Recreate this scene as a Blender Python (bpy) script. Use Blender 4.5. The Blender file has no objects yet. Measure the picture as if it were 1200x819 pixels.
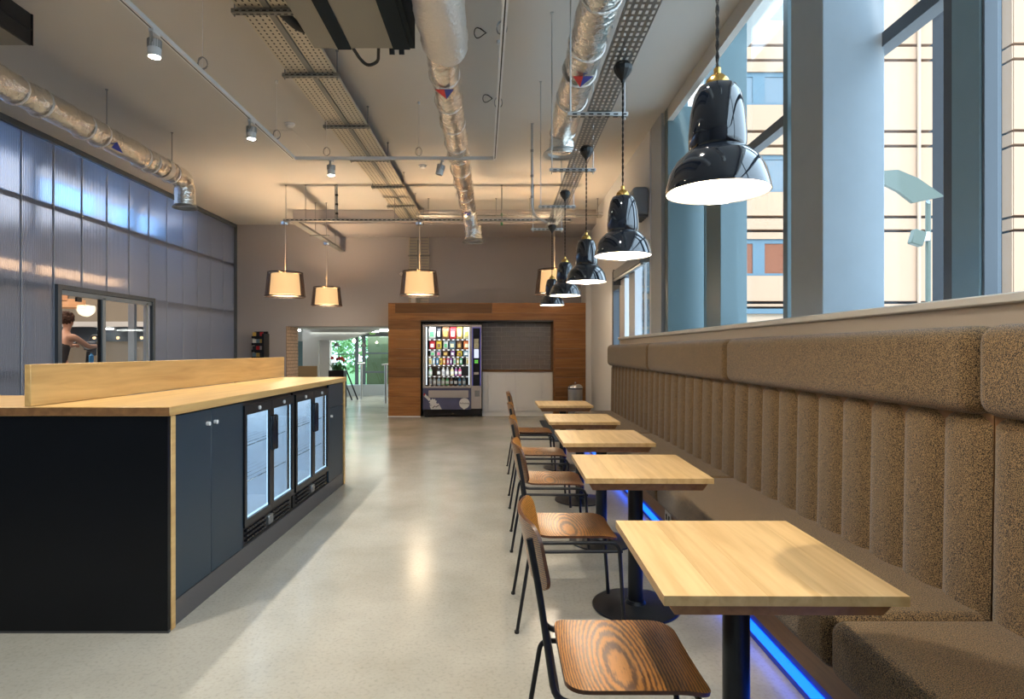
import bpy, bmesh, math, random
from mathutils import Vector, Matrix
random.seed(7)
S = bpy.context.scene
C = S.collection
PI = math.pi

# ------------------------------------------------------------------ camera
cam_d = bpy.data.cameras.new('camera'); cam = bpy.data.objects.new('camera', cam_d); C.objects.link(cam)
cam.location = (0, 0, 1.34); cam.rotation_euler = (PI/2, 0, 0)
cam_d.sensor_width = 36; cam_d.lens = 21.0
cam_d.shift_x = 12/1200; cam_d.shift_y = 1.5/1200
cam_d.clip_end = 300; cam_d.clip_start = 0.02
S.camera = cam

# ------------------------------------------------------------------ world, sun, exposure
W = bpy.data.worlds.new('world'); S.world = W; W.use_nodes = True
bgn = W.node_tree.nodes['Background']
bgn.inputs['Color'].default_value = (0.60, 0.81, 1.0, 1); bgn.inputs['Strength'].default_value = 1.9
sun_d = bpy.data.lights.new('sun', 'SUN'); sun = bpy.data.objects.new('sun', sun_d); C.objects.link(sun)
sun_d.energy = .8; sun_d.angle = 0.05; sun_d.color = (1.0, 0.93, 0.84)
sun.rotation_euler = Vector((0.12, 0.8, -0.6)).to_track_quat('-Z', 'Y').to_euler()
VS = S.view_settings
VS.view_transform = 'Standard'; VS.look = 'None'; VS.gamma = 1; VS.use_curve_mapping = False
VS.exposure = 1.45
S.cycles.use_denoising = True
S.cycles.max_bounces = 8; S.cycles.diffuse_bounces = 4; S.cycles.glossy_bounces = 4
S.cycles.transmission_bounces = 6; S.cycles.transparent_max_bounces = 16
S.cycles.sample_clamp_indirect = 6
S.cycles.caustics_reflective = False; S.cycles.caustics_refractive = False

SPOTW = 66; PENDW = 5; DRUMW = 21; GYMW = 1.0

def lamp(name, kind, loc, energy, color=(1, .82, .6), **k):
    d = bpy.data.lights.new(name, kind); o = bpy.data.objects.new(name, d); C.objects.link(o)
    o.location = loc; d.energy = energy; d.color = color
    for a, v in k.items():
        if a == 'rot': o.rotation_euler = v
        else: setattr(d, a, v)
    return o
# daylight portals: they only steer sampling of the sky through the glazing
for (y0, y1) in ((-2.9, 3.2), (3.2, 7.2)):
    p = lamp('window_portal', 'AREA', (2.3, (y0+y1)/2, 2.9), 1, shape='RECTANGLE', size=2.7, size_y=y1-y0, rot=(0, PI/2, 0))
    p.data.cycles.is_portal = True

# ------------------------------------------------------------------ materials
M = {}
def nodes(m):
    m.use_nodes = True; nt = m.node_tree
    return nt, nt.nodes['Principled BSDF']
def mat(name, col, rough=.5, metal=0, emit=None, es=0, spec=None, coat=0, var=0.0, bump=0, bscale=40, alpha=None):
    m = bpy.data.materials.new(name); nt, p = nodes(m)
    p.inputs['Base Color'].default_value = (*col, 1); p.inputs['Roughness'].default_value = rough
    p.inputs['Metallic'].default_value = metal
    if spec is not None: p.inputs['Specular IOR Level'].default_value = spec
    if coat: p.inputs['Coat Weight'].default_value = coat; p.inputs['Coat Roughness'].default_value = .05
    if emit: p.inputs['Emission Color'].default_value = (*emit, 1); p.inputs['Emission Strength'].default_value = es
    if var or bump:
        tc = nt.nodes.new('ShaderNodeTexCoord'); n = nt.nodes.new('ShaderNodeTexNoise')
        n.inputs['Scale'].default_value = bscale; n.inputs['Detail'].default_value = 4
        nt.links.new(tc.outputs['Object'], n.inputs['Vector'])
        if var:
            mx = nt.nodes.new('ShaderNodeMix'); mx.data_type = 'RGBA'
            mx.inputs['A'].default_value = (*[c*(1-var) for c in col], 1); mx.inputs['B'].default_value = (*[min(1, c*(1+var)) for c in col], 1)
            nt.links.new(n.outputs['Fac'], mx.inputs['Factor']); nt.links.new(mx.outputs['Result'], p.inputs['Base Color'])
        if bump:
            b = nt.nodes.new('ShaderNodeBump'); b.inputs['Strength'].default_value = bump; b.inputs['Distance'].default_value = .016 if 'foil' in name else .01
            nt.links.new(n.outputs['Fac'], b.inputs['Height']); nt.links.new(b.outputs['Normal'], p.inputs['Normal'])
    M[name] = m; return m
def wood(name, c1, c2, grain='Y', scale=1.0, rough=.42, ringed=False, objvar=.25):
    m = bpy.data.materials.new(name); nt, p = nodes(m); L = nt.links.new
    tc = nt.nodes.new('ShaderNodeTexCoord'); oi = nt.nodes.new('ShaderNodeObjectInfo')
    add = nt.nodes.new('ShaderNodeVectorMath'); add.operation = 'ADD'
    mul = nt.nodes.new('ShaderNodeVectorMath'); mul.operation = 'SCALE'; mul.inputs['Scale'].default_value = 7.0
    cmb = nt.nodes.new('ShaderNodeCombineXYZ')
    for a in 'XYZ': L(oi.outputs['Random'], cmb.inputs[a])
    L(cmb.outputs[0], mul.inputs[0]); L(tc.outputs['Object'], add.inputs[0])
    if not ringed: L(mul.outputs[0], add.inputs[1])
    mp = nt.nodes.new('ShaderNodeMapping')
    k_ = 60 if ringed else 18; s = [k_*scale]*3; s['XYZ'.index(grain)] = (3 if ringed else 1.3)*scale
    mp.inputs['Scale'].default_value = s
    L(add.outputs[0], mp.inputs['Vector'])
    n = nt.nodes.new('ShaderNodeTexNoise'); n.inputs['Scale'].default_value = 1.6; n.inputs['Detail'].default_value = 5; n.inputs['Distortion'].default_value = .6
    L(mp.outputs[0], n.inputs['Vector'])
    fac = n.outputs['Fac']
    if ringed:
        mp2 = nt.nodes.new('ShaderNodeMapping'); mp2.inputs['Scale'].default_value = (1.0, .16, 1.0)
        mp2.inputs['Location'].default_value = (.03, .035, -.3)
        L(tc.outputs['Object'], mp2.inputs['Vector'])
        w = nt.nodes.new('ShaderNodeTexWave'); w.wave_type = 'RINGS'; w.rings_direction = 'SPHERICAL'
        w.inputs['Scale'].default_value = 52; w.inputs['Distortion'].default_value = 3.2; w.inputs['Detail'].default_value = 4; w.inputs['Detail Scale'].default_value = 2.5; w.inputs['Detail Roughness'].default_value = .7
        L(mp2.outputs[0], w.inputs['Vector'])
        mixf = nt.nodes.new('ShaderNodeMix'); mixf.inputs['Factor'].default_value = .5
        L(w.outputs['Fac'], mixf.inputs['A']); L(n.outputs['Fac'], mixf.inputs['B']); fac = mixf.outputs['Result']
    r = nt.nodes.new('ShaderNodeValToRGB'); r.color_ramp.elements[0].color = (*c1, 1); r.color_ramp.elements[1].color = (*c2, 1)
    r.color_ramp.elements[0].position = .3; r.color_ramp.elements[1].position = .7
    L(fac, r.inputs['Fac'])
    hs = nt.nodes.new('ShaderNodeHueSaturation')
    mr = nt.nodes.new('ShaderNodeMapRange'); mr.inputs['To Min'].default_value = 1-objvar; mr.inputs['To Max'].default_value = 1+objvar*.5
    L(oi.outputs['Random'], mr.inputs['Value']); L(mr.outputs[0], hs.inputs['Value']); L(r.outputs[0], hs.inputs['Color'])
    L(hs.outputs[0], p.inputs['Base Color']); p.inputs['Roughness'].default_value = rough
    b = nt.nodes.new('ShaderNodeBump'); b.inputs['Strength'].default_value = .12; b.inputs['Distance'].default_value = .002
    L(fac, b.inputs['Height']); L(b.outputs['Normal'], p.inputs['Normal'])
    M[name] = m; return m

wood('oak_light', (.52, .315, .12), (.69, .46, .21), 'Y', 1, .36, objvar=.10)
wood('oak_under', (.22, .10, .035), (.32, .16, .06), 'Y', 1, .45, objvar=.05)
wood('oak_edge', (.36, .20, .075), (.52, .33, .14), 'X', 1.6, .4, objvar=.1)
wood('oak_counter', (.50, .29, .10), (.68, .44, .17), 'Y', .8, .36, objvar=.1)
wood('oak_dark_edge', (.16, .075, .03), (.26, .13, .05), 'Y', 1, .4, objvar=.05)
wood('oak_sign', (.12, .05, .014), (.19, .085, .025), 'X', .8, .45, objvar=.05)
wood('oak_portal', (.25, .10, .028), (.42, .19, .06), 'X', .8, .45, objvar=.35)
wood('ply_brown', (.095, .030, .005), (.47, .19, .03), 'Y', 1.5, .28, ringed=True, objvar=.1)
wood('ply_edge', (.05, .018, .006), (.11, .04, .015), 'Y', 2, .4, objvar=.1)
mat('black_metal', (.012, .013, .016), .35, .3)
mat('black_base', (.016, .020, .026), .32, .5, bump=.05, bscale=300)
mat('wall_paint', (.42, .40, .415), .85)
mat('pier_paint', (.76, .77, .80), .7)
mat('column_paint', (.40, .46, .51), .55, var=.05, bscale=9)
mat('column_side', (.45, .48, .52), .6)
mat('ledge_paint', (.52, .44, .36), .55)
mat('ledge_top', (.70, .67, .62), .4)
mat('ceiling_paint', (.62, .60, .57), .9, var=.03, bscale=2)
mat('post_blue', (.24, .37, .45), .5, var=.06, bscale=9)
mat('frame_blue', (.13, .195, .215), .45)
mat('frame_dark', (.10, .115, .135), .45)
mat('frame_grey', (.30, .33, .36), .45)
mat('joint_alu', (.62, .68, .78), .4)
mat('steel_grey', (.30, .34, .40), .45)
mat('navy_door', (.014, .030, .045), .42, spec=.4)
mat('black_panel', (.0025, .0035, .0055), .34, spec=.25, var=.3, bscale=6)
mat('plinth_grey', (.07, .068, .07), .4)
mat('chrome', (.8, .8, .8), .12, 1)
mat('brushed_steel', (.55, .54, .53), .28, 1, bump=.05, bscale=80)
mat('galv', (.52, .53, .53), .38, .85, var=.1, bscale=60)
mat('galv_dark', (.30, .31, .31), .4, .8)
mat('brass', (.75, .46, .13), .2, 1)
mat('foil', (.86, .82, .76), .2, 1, bump=.9, bscale=22)
mat('foil_matte', (.80, .77, .73), .42, .9, bump=1.0, bscale=45)
mat('white_paint', (.75, .75, .75), .35)
mat('cabinet_white', (.84, .85, .88), .35)
mat('track_white', (.72, .73, .74), .35)
mat('mesh_black', (.008, .008, .009), .6, bump=.4, bscale=400)
mat('unit_beige', (.25, .235, .20), .45, .3)
mat('band_dark', (.010, .018, .024), .7, spec=.15)
mat('lamp_black', (.006, .009, .016), .06, coat=1.0)
mat('lamp_inner', (.9, .86, .78), .5, emit=(1, .86, .62), es=.5)
mat('bulb_glow', (1, .9, .7), .4, emit=(1, .84, .6), es=22)
mat('spot_glow', (1, .95, .85), .4, emit=(1, .88, .66), es=60)
mat('shade_cream', (.8, .62, .4), .8, emit=(1, .66, .32), es=.62)
mat('cable_black', (.01, .01, .01), .5)
mat('cable_braid', (.02, .018, .016), .8, bump=1, bscale=300)
mat('cord_clear', (.55, .53, .5), .4)
mat('rubber', (.02, .02, .02), .8)
mat('red', (.55, .02, .02), .5); mat('blue_label', (.03, .05, .35), .5)
mat('grout', (.85, .83, .80), .9)
mat('tile', (.38, .345, .335), .16, var=.08, bscale=3)
mat('brick', (.60, .40, .27), .85, var=.35, bscale=16, bump=.4)
mat('mortar', (.22, .15, .10), .95)
mat('channel_glow_blue', (.02, .06, .60), .5)  # blue spill of the led strip put into the channel colour
mat('led_blue', (.0, .02, .2), .5, emit=(.002, .11, 1.0), es=1.3)
mat('led_white', (.9, .95, 1), .5, emit=(.78, .92, 1), es=.5)
mat('fluoro', (1, 1, 1), .5, emit=(.95, 1, .95), es=4)
mat('fridge_white', (.80, .85, .9), .4)
mat('skin', (.55, .28, .17), .5); mat('hair', (.05, .02, .01), .8); mat('cloth_black', (.012, .012, .014), .8)
mat('grass', (.10, .20, .05), .8, var=.5, bscale=10)
mat('leaf', (.07, .22, .06), .6); mat('leaf_pale', (.20, .36, .14), .6); mat('petal', (.55, .03, .03), .6)
mat('concrete_olive', (.22, .22, .13), .85, var=.1, bscale=3)
mat('render_cream', (.40, .26, .17), .9, var=.03, bscale=.8)
mat('render_pale', (.42, .31, .22), .9, var=.03, bscale=.8)
mat('facade_line', (.01, .012, .016), .8)
mat('facade_blue', (.08, .14, .18), .6)
mat('curtain', (.20, .07, .035), .9, var=.5, bscale=18)
mat('window_reflect', (.12, .16, .19), .15)
mat('street', (.62, .62, .60), .9)
mat('bark', (.09, .06, .04), .9)
mat('mat_dark', (.045, .055, .07), .9, bump=.4, bscale=200)
mat('gym_wall', (.24, .20, .15), .9); mat('gym_band', (.06, .09, .13), .6); mat('gym_floor', (.12, .12, .13), .6); mat('gym_dark', (.10, .12, .14), .8)
mat('copper_shade', (.5, .25, .12), .5, emit=(1, .5, .22), es=.08)
mat('screen', (.02, .02, .05), .2, emit=(.75, .8, 1.0), es=.4)
mat('vend_blue', (.10, .105, .20), .3, var=.35, bscale=5)
mat('vend_silver', (.50, .46, .45), .35, .2)
mat('vend_black', (.008, .008, .012), .25)
mat('blue_trim', (.05, .06, .35), .4, emit=(.1, .1, .9), es=.12)
mat('shelf_dark', (.05, .035, .028), .6)
mat('pipe_green', (.05, .22, .12), .5)
mat('board_tan', (.42, .29, .15), .6)
mat('solar_green', (.07, .09, .07), .4)
mat('lettering', (.02, .02, .03), .5)

def fabric():
    m = bpy.data.materials.new('tweed'); nt, p = nodes(m); L = nt.links.new
    tc = nt.nodes.new('ShaderNodeTexCoord')
    n = nt.nodes.new('ShaderNodeTexNoise'); n.inputs['Scale'].default_value = 340; n.inputs['Detail'].default_value = 2
    L(tc.outputs['Object'], n.inputs['Vector'])
    n2 = nt.nodes.new('ShaderNodeTexNoise'); n2.inputs['Scale'].default_value = 6; L(tc.outputs['Object'], n2.inputs['Vector'])
    v = nt.nodes.new('ShaderNodeTexVoronoi'); v.inputs['Scale'].default_value = 230; L(tc.outputs['Object'], v.inputs['Vector'])
    r = nt.nodes.new('ShaderNodeValToRGB'); e = r.color_ramp.elements
    e[0].position = .42; e[0].color = (.014, .011, .009, 1); e[1].position = .59; e[1].color = (.33, .215, .10, 1)
    L(n.outputs['Fac'], r.inputs['Fac'])
    L(r.outputs[0], p.inputs['Base Color']); p.inputs['Roughness'].default_value = .9; p.inputs['Specular IOR Level'].default_value = .2
    p.inputs['Sheen Weight'].default_value = .25; p.inputs['Sheen Tint'].default_value = (.75, .85, 1, 1)
    b = nt.nodes.new('ShaderNodeBump'); b.inputs['Strength'].default_value = .5; b.inputs['Distance'].default_value = .003
    L(v.outputs['Distance'], b.inputs['Height']); L(b.outputs['Normal'], p.inputs['Normal'])
    M['tweed'] = m
fabric()
def concrete():
    m = bpy.data.materials.new('polished_concrete'); nt, p = nodes(m); L = nt.links.new
    tc = nt.nodes.new('ShaderNodeTexCoord')
    n = nt.nodes.new('ShaderNodeTexNoise'); n.inputs['Scale'].default_value = .9; n.inputs['Detail'].default_value = 8; n.inputs['Roughness'].default_value = .62
    L(tc.outputs['Object'], n.inputs['Vector'])
    r = nt.nodes.new('ShaderNodeValToRGB'); e = r.color_ramp.elements
    e[0].position = .3; e[0].color = (.33, .315, .265, 1); e[1].position = .72; e[1].color = (.49, .47, .41, 1)
    L(n.outputs['Fac'], r.inputs['Fac'])
    n3 = nt.nodes.new('ShaderNodeTexNoise'); n3.inputs['Scale'].default_value = 60; n3.inputs['Detail'].default_value = 3; L(tc.outputs['Object'], n3.inputs['Vector'])
    r3 = nt.nodes.new('ShaderNodeValToRGB'); r3.color_ramp.elements[0].position = .25; r3.color_ramp.elements[0].color = (.82, .82, .82, 1); r3.color_ramp.elements[1].position = .5; r3.color_ramp.elements[1].color = (1, 1, 1, 1)
    L(n3.outputs['Fac'], r3.inputs['Fac'])
    mx = nt.nodes.new('ShaderNodeMix'); mx.data_type = 'RGBA'; mx.blend_type = 'MULTIPLY'; mx.inputs['Factor'].default_value = 1
    L(r.outputs[0], mx.inputs['A']); L(r3.outputs[0], mx.inputs['B']); L(mx.outputs['Result'], p.inputs['Base Color'])
    mr = nt.nodes.new('ShaderNodeMapRange'); mr.inputs['To Min'].default_value = .14; mr.inputs['To Max'].default_value = .30
    L(n.outputs['Fac'], mr.inputs['Value']); L(mr.outputs[0], p.inputs['Roughness'])
    p.inputs['Specular IOR Level'].default_value = .6
    b = nt.nodes.new('ShaderNodeBump'); b.inputs['Strength'].default_value = .05; b.inputs['Distance'].default_value = .01
    L(n.outputs['Fac'], b.inputs['Height']); L(b.outputs['Normal'], p.inputs['Normal'])
    M['concrete'] = m
concrete()
def glass(name, tint=(1, 1, 1), refl=.9):
    m = bpy.data.materials.new(name); m.use_nodes = True; nt = m.node_tree; nt.nodes.clear(); L = nt.links.new
    o = nt.nodes.new('ShaderNodeOutputMaterial'); t = nt.nodes.new('ShaderNodeBsdfTransparent'); g = nt.nodes.new('ShaderNodeBsdfGlossy')
    t.inputs['Color'].default_value = (*tint, 1); g.inputs['Roughness'].default_value = .02; g.inputs['Color'].default_value = (refl,)*3+(1,)
    lw = nt.nodes.new('ShaderNodeLayerWeight'); lw.inputs['Blend'].default_value = .5
    pw = nt.nodes.new('ShaderNodeMath'); pw.operation = 'POWER'; pw.inputs[1].default_value = 5; L(lw.outputs['Facing'], pw.inputs[0])
    f = nt.nodes.new('ShaderNodeMath'); f.operation = 'MULTIPLY_ADD'; f.inputs[1].default_value = .6; f.inputs[2].default_value = .03; L(pw.outputs[0], f.inputs[0])
    mx = nt.nodes.new('ShaderNodeMixShader'); L(f.outputs[0], mx.inputs[0]); L(t.outputs[0], mx.inputs[1]); L(g.outputs[0], mx.inputs[2]); L(mx.outputs[0], o.inputs[0])
    M[name] = m
glass('glass'); glass('glass_green', (.84, .95, .90)); glass('glass_fridge', (.80, .88, .95))
def sheer():
    m = bpy.data.materials.new('sheer_dark'); m.use_nodes = True; nt = m.node_tree; nt.nodes.clear(); L = nt.links.new
    o = nt.nodes.new('ShaderNodeOutputMaterial'); t = nt.nodes.new('ShaderNodeBsdfTransparent'); g = nt.nodes.new('ShaderNodeBsdfPrincipled')
    t.inputs['Color'].default_value = (.95, .86, .78, 1); g.inputs['Base Color'].default_value = (.05, .03, .025, 1); g.inputs['Roughness'].default_value = .3
    lw = nt.nodes.new('ShaderNodeLayerWeight'); lw.inputs['Blend'].default_value = .35
    mr = nt.nodes.new('ShaderNodeMapRange'); mr.inputs['To Min'].default_value = .34; mr.inputs['To Max'].default_value = .98
    L(lw.outputs['Facing'], mr.inputs['Value'])
    mx = nt.nodes.new('ShaderNodeMixShader'); L(mr.outputs[0], mx.inputs[0]); L(t.outputs[0], mx.inputs[1]); L(g.outputs[0], mx.inputs[2]); L(mx.outputs[0], o.inputs[0])
    M['sheer'] = m
sheer()
def polycarb():
    m = bpy.data.materials.new('fluted_polycarbonate'); m.use_nodes = True; nt = m.node_tree; nt.nodes.clear(); L = nt.links.new
    o = nt.nodes.new('ShaderNodeOutputMaterial')
    rf = nt.nodes.new('ShaderNodeBsdfRefraction'); rf.inputs['IOR'].default_value = 1.12; rf.inputs['Roughness'].default_value = .32; rf.inputs['Color'].default_value = (.80, .87, 1, 1)
    tr = nt.nodes.new('ShaderNodeBsdfTranslucent'); tr.inputs['Color'].default_value = (.62, .70, .85, 1)
    p = nt.nodes.new('ShaderNodeBsdfPrincipled'); p.inputs['Base Color'].default_value = (.42, .42, .48, 1); p.inputs['Roughness'].default_value = .28
    tc = nt.nodes.new('ShaderNodeTexCoord'); w = nt.nodes.new('ShaderNodeTexWave'); w.bands_direction = 'Y'; w.inputs['Scale'].default_value = 13
    L(tc.outputs['Object'], w.inputs['Vector'])
    b = nt.nodes.new('ShaderNodeBump'); b.inputs['Strength'].default_value = .6; b.inputs['Distance'].default_value = .01
    L(w.outputs['Fac'], b.inputs['Height'])
    for s in (rf, p): L(b.outputs['Normal'], s.inputs['Normal'])
    m1 = nt.nodes.new('ShaderNodeMixShader'); m1.inputs[0].default_value = .3; L(rf.outputs[0], m1.inputs[1]); L(tr.outputs[0], m1.inputs[2])
    m2 = nt.nodes.new('ShaderNodeMixShader'); m2.inputs[0].default_value = .40; L(m1.outputs[0], m2.inputs[1]); L(p.outputs[0], m2.inputs[2])
    L(m2.outputs[0], o.inputs[0]); M['polycarb'] = m
polycarb()

# ------------------------------------------------------------------ helpers
class MB:
    def __init__(s): s.bm = bmesh.new()
    def box(s, x0, x1, y0, y1, z0, z1, bev=0, seg=1, rot=None, piv=None):
        r = bmesh.ops.create_cube(s.bm, size=1); vs = r['verts']
        bmesh.ops.scale(s.bm, vec=(abs(x1-x0), abs(y1-y0), abs(z1-z0)), verts=vs)
        bmesh.ops.translate(s.bm, vec=((x0+x1)/2, (y0+y1)/2, (z0+z1)/2), verts=vs)
        if bev:
            es = list({e for v in vs for e in v.link_edges})
            rr = bmesh.ops.bevel(s.bm, geom=es, offset=bev, segments=seg, affect='EDGES', profile=.5)
            vs = list({v for f in rr['faces'] for v in f.verts} | {v for v in vs if v.is_valid})
        if rot is not None:
            bmesh.ops.rotate(s.bm, cent=piv or ((x0+x1)/2, (y0+y1)/2, (z0+z1)/2), matrix=rot, verts=vs)
        return s
    def tube(s, pts, r, n=10, fillet=0, cap=True):
        P = [Vector(p) for p in pts]
        if fillet and len(P) > 2:
            Q = [P[0]]
            for i in range(1, len(P)-1):
                a = (P[i-1]-P[i]); b = (P[i+1]-P[i]); f = min(fillet, a.length*.49, b.length*.49)
                A = P[i]+a.normalized()*f; B = P[i]+b.normalized()*f
                for k in range(6):
                    t = k/5; Q.append(A*(1-t)**2+P[i]*2*t*(1-t)+B*t*t)
            Q.append(P[-1]); P = Q
        rings = []; up = None
        rr = r if hasattr(r, '__len__') else [r]*len(P)
        for i, p in enumerate(P):
            d = (P[min(i+1, len(P)-1)]-P[max(i-1, 0)]).normalized()
            if up is None: up = Vector((0, 0, 1)) if abs(d.z) < .9 else Vector((1, 0, 0))
            sx = d.cross(up).normalized(); up = sx.cross(d).normalized()
            rings.append([s.bm.verts.new(p+(sx*math.cos(2*PI*k/n)+up*math.sin(2*PI*k/n))*rr[i]) for k in range(n)])
        for i in range(len(P)-1):
            for k in range(n):
                s.bm.faces.new((rings[i][k], rings[i][(k+1) % n], rings[i+1][(k+1) % n], rings[i+1][k]))
        if cap:
            s.bm.faces.new(rings[0][::-1]); s.bm.faces.new(rings[-1])
        return s
    def lathe(s, prof, cx=0, cy=0, cz=0, n=32, closed=False):
        rings = []
        for (r, z) in prof:
            if r < 1e-6: rings.append([s.bm.verts.new((cx, cy, cz+z))])
            else: rings.append([s.bm.verts.new((cx+r*math.cos(2*PI*k/n), cy+r*math.sin(2*PI*k/n), cz+z)) for k in range(n)])
        for i in range(len(rings)-1):
            a, b = rings[i], rings[i+1]
            for k in range(n):
                k2 = (k+1) % n
                if len(a) == 1 and len(b) == 1: continue
                if len(a) == 1: s.bm.faces.new((a[0], b[k2], b[k]))
                elif len(b) == 1: s.bm.faces.new((a[k], a[k2], b[0]))
                else: s.bm.faces.new((a[k], a[k2], b[k2], b[k]))
        return s
    def prism(s, pts, axis, a0, a1):
        # pts: 2D polygon in the two other axes (order x,y / x,z / y,z)
        def V(p, a):
            if axis == 'Z': return (p[0], p[1], a)
            if axis == 'Y': return (p[0], a, p[1])
            return (a, p[0], p[1])
        A = [s.bm.verts.new(V(p, a0)) for p in pts]; B = [s.bm.verts.new(V(p, a1)) for p in pts]
        s.bm.faces.new(A); s.bm.faces.new(B[::-1]); n = len(pts)
        for i in range(n): s.bm.faces.new((A[i], B[i], B[(i+1) % n], A[(i+1) % n]))
        return s
    def grid(s, f, nu, nv, thick=0):
        g = [[s.bm.verts.new(f(i/nu, j/nv)) for j in range(nv+1)] for i in range(nu+1)]
        fs = [s.bm.faces.new((g[i][j], g[i+1][j], g[i+1][j+1], g[i][j+1])) for i in range(nu) for j in range(nv)]
        if thick: bmesh.ops.recalc_face_normals(s.bm, faces=fs); bmesh.ops.solidify(s.bm, geom=fs, thickness=thick)
        return s
    def ball(s, c, r, u=16, v=10, sc=(1, 1, 1)):
        rr = bmesh.ops.create_uvsphere(s.bm, u_segments=u, v_segments=v, radius=r)
        bmesh.ops.scale(s.bm, vec=sc, verts=rr['verts']); bmesh.ops.translate(s.bm, vec=c, verts=rr['verts']); return s
def tag(o, label=None, cat=None, group=None, kind=None):
    if label: o['label'] = label
    if cat: o['category'] = cat
    if group: o['group'] = group
    if kind: o['kind'] = kind
    return o
def wloc(o):
    v = Vector((0, 0, 0))
    while o: v += o.location; o = o.parent
    return v
def obj(name, mb, m, parent=None, world=False, loc=None, sharp=40, recalc=True, flat=False):
    bm = mb.bm if isinstance(mb, MB) else mb
    if recalc: bmesh.ops.recalc_face_normals(bm, faces=bm.faces)
    if world and parent: bmesh.ops.translate(bm, vec=-wloc(parent), verts=bm.verts)
    if world and loc is not None: bmesh.ops.translate(bm, vec=-Vector(loc), verts=bm.verts)
    me = bpy.data.meshes.new(name); bm.to_mesh(me); bm.free()
    me.materials.append(M[m] if isinstance(m, str) else m)
    if not flat:
        me.polygons.foreach_set('use_smooth', [True]*len(me.polygons))
        me.set_sharp_from_angle(angle=math.radians(sharp))
    o = bpy.data.objects.new(name, me); C.objects.link(o)
    if parent: o.parent = parent
    if loc is not None: o.location = loc
    return o
def inst(name, me, parent, loc, rot=None):
    o = bpy.data.objects.new(name, me); C.objects.link(o); o.parent = parent; o.location = loc
    if rot: o.rotation_euler = rot
    return o
def thing(name, label, cat, loc=(0, 0, 0), group=None, rz=0):
    o = bpy.data.objects.new(name, None); C.objects.link(o); o.location = loc; o.rotation_euler = (0, 0, rz)
    o.empty_display_size = .1
    return tag(o, label, cat, group)
def struct(name, mb, m, **k): return tag(obj(name, mb, m, **k), kind='structure')
def sempty(name, loc=(0, 0, 0)):
    o = bpy.data.objects.new(name, None); C.objects.link(o); o.location = loc; return tag(o, kind='structure')
def dup(root, loc, rz=None, label=None, parent=None):
    r = root.copy(); C.objects.link(r)
    if loc is not None: r.location = loc
    if rz is not None: r.rotation_euler = (0, 0, rz)
    if label: r['label'] = label
    r.parent = parent
    for ch in list(root.children): dup(ch, None, parent=r)
    return r
def bx(*a, **k): return MB().box(*a, **k)
def strip_extra(m2): return m2
def text(name, s, size, m, parent, loc, rot, ext=.001):
    cu = bpy.data.curves.new(name, 'FONT'); cu.body = s; cu.size = size; cu.extrude = ext; cu.align_x = 'CENTER'; cu.align_y = 'CENTER'; cu.resolution_u = 2
    t = bpy.data.objects.new(name, cu); C.objects.link(t)
    dg = bpy.context.evaluated_depsgraph_get(); dg.update(); me = bpy.data.meshes.new_from_object(t.evaluated_get(dg))
    bpy.data.objects.remove(t); me.materials.clear(); me.materials.append(M[m])
    o = bpy.data.objects.new(name, me); C.objects.link(o); o.parent = parent; o.location = loc; o.rotation_euler = rot; return o

# ------------------------------------------------------------------ structure
ZC = 4.04; XL = -5.72; XW = 1.81; YB = 12.8
fl = sempty('floor')
obj('slab', bx(-13, 2.25, -3.5, 11.62, -.12, 0), 'concrete', fl)
obj('slab', bx(-13, 2.25, 11.625, 20.5, -.12, 0), 'concrete', fl)
struct('ceiling', MB().box(-5.9, 1.9, -3.5, YB+.1, ZC, ZC+.2).box(1.9, 2.6, -3.5, 7.2, 4.55, 4.75), 'ceiling_paint')
struct('trim_1', bx(1.84, 1.9, -3.5, 7.3, ZC-.15, ZC), 'ceiling_paint')
struct('trim_2', bx(-4.0, XW, 11.44, YB, 3.77, ZC), 'wall_paint')
struct('wall_rear', bx(-5.9, 2.3, -3.6, -3.45, 0, 4.5), 'wall_paint')
PX1_ = 1.70; OL = -4.62; OR = -2.3; OT = 1.865
struct('wall_back', MB().box(XL-.1, OL, YB, YB+.7, 0, ZC).box(OL, OR, YB, YB+.7, OT, ZC).box(OR, 2.1, YB, YB+.7, 0, ZC), 'wall_paint')
struct('trim_15', bx(PX1_+.002, XW, 12.07, YB, 0, 3.77), 'pier_paint')
struct('wall_right', MB().box(XW, XW+.3, 9.75, YB, 0, ZC).box(XW, XW+.3, 7.3, 9.75, 2.62, ZC), 'pier_paint')
# low wall under the windows with ledge
struct('wall_ledge', bx(1.72, 2.05, -3.45, 8.66, 0, 1.50), 'ledge_paint')
struct('trim_3', bx(1.69, 2.3, -3.45, 8.70, 1.50, 1.535, bev=.006), 'ledge_top')
struct('wall_parapet', bx(2.06, 2.3, -3.45, 7.2, 0, 1.50), 'ledge_paint')
# ceiling hatch
struct('trim_4', bx(-3.1, -2.55, 7.3, 8.0, ZC-.006, ZC-.001, bev=.002), 'ceiling_paint')

# brick reveal of the doorway
rev = sempty('wall_reveal', (OL, YB, 0))
obj('mortar_bed', bx(OL-.001, OL+.006, YB, YB+.7, 0, OT), 'mortar', rev, world=True)
b = MB(); z = .005; r = 0
while z < OT-.05:
    y = YB+.004 - (0.11 if r % 2 else 0)
    while y < YB+.7:
        y0 = max(y, YB+.002); y1 = min(y+.205, YB+.696)
        if y1-y0 > .03: b.box(OL, OL+.016+random.uniform(0, .006), y0, y1, z, z+.064)
        y += .215
    z += .075; r += 1
o = obj('brick', b, 'brick', rev, world=True, flat=True); o['kind'] = 'stuff'

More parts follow.
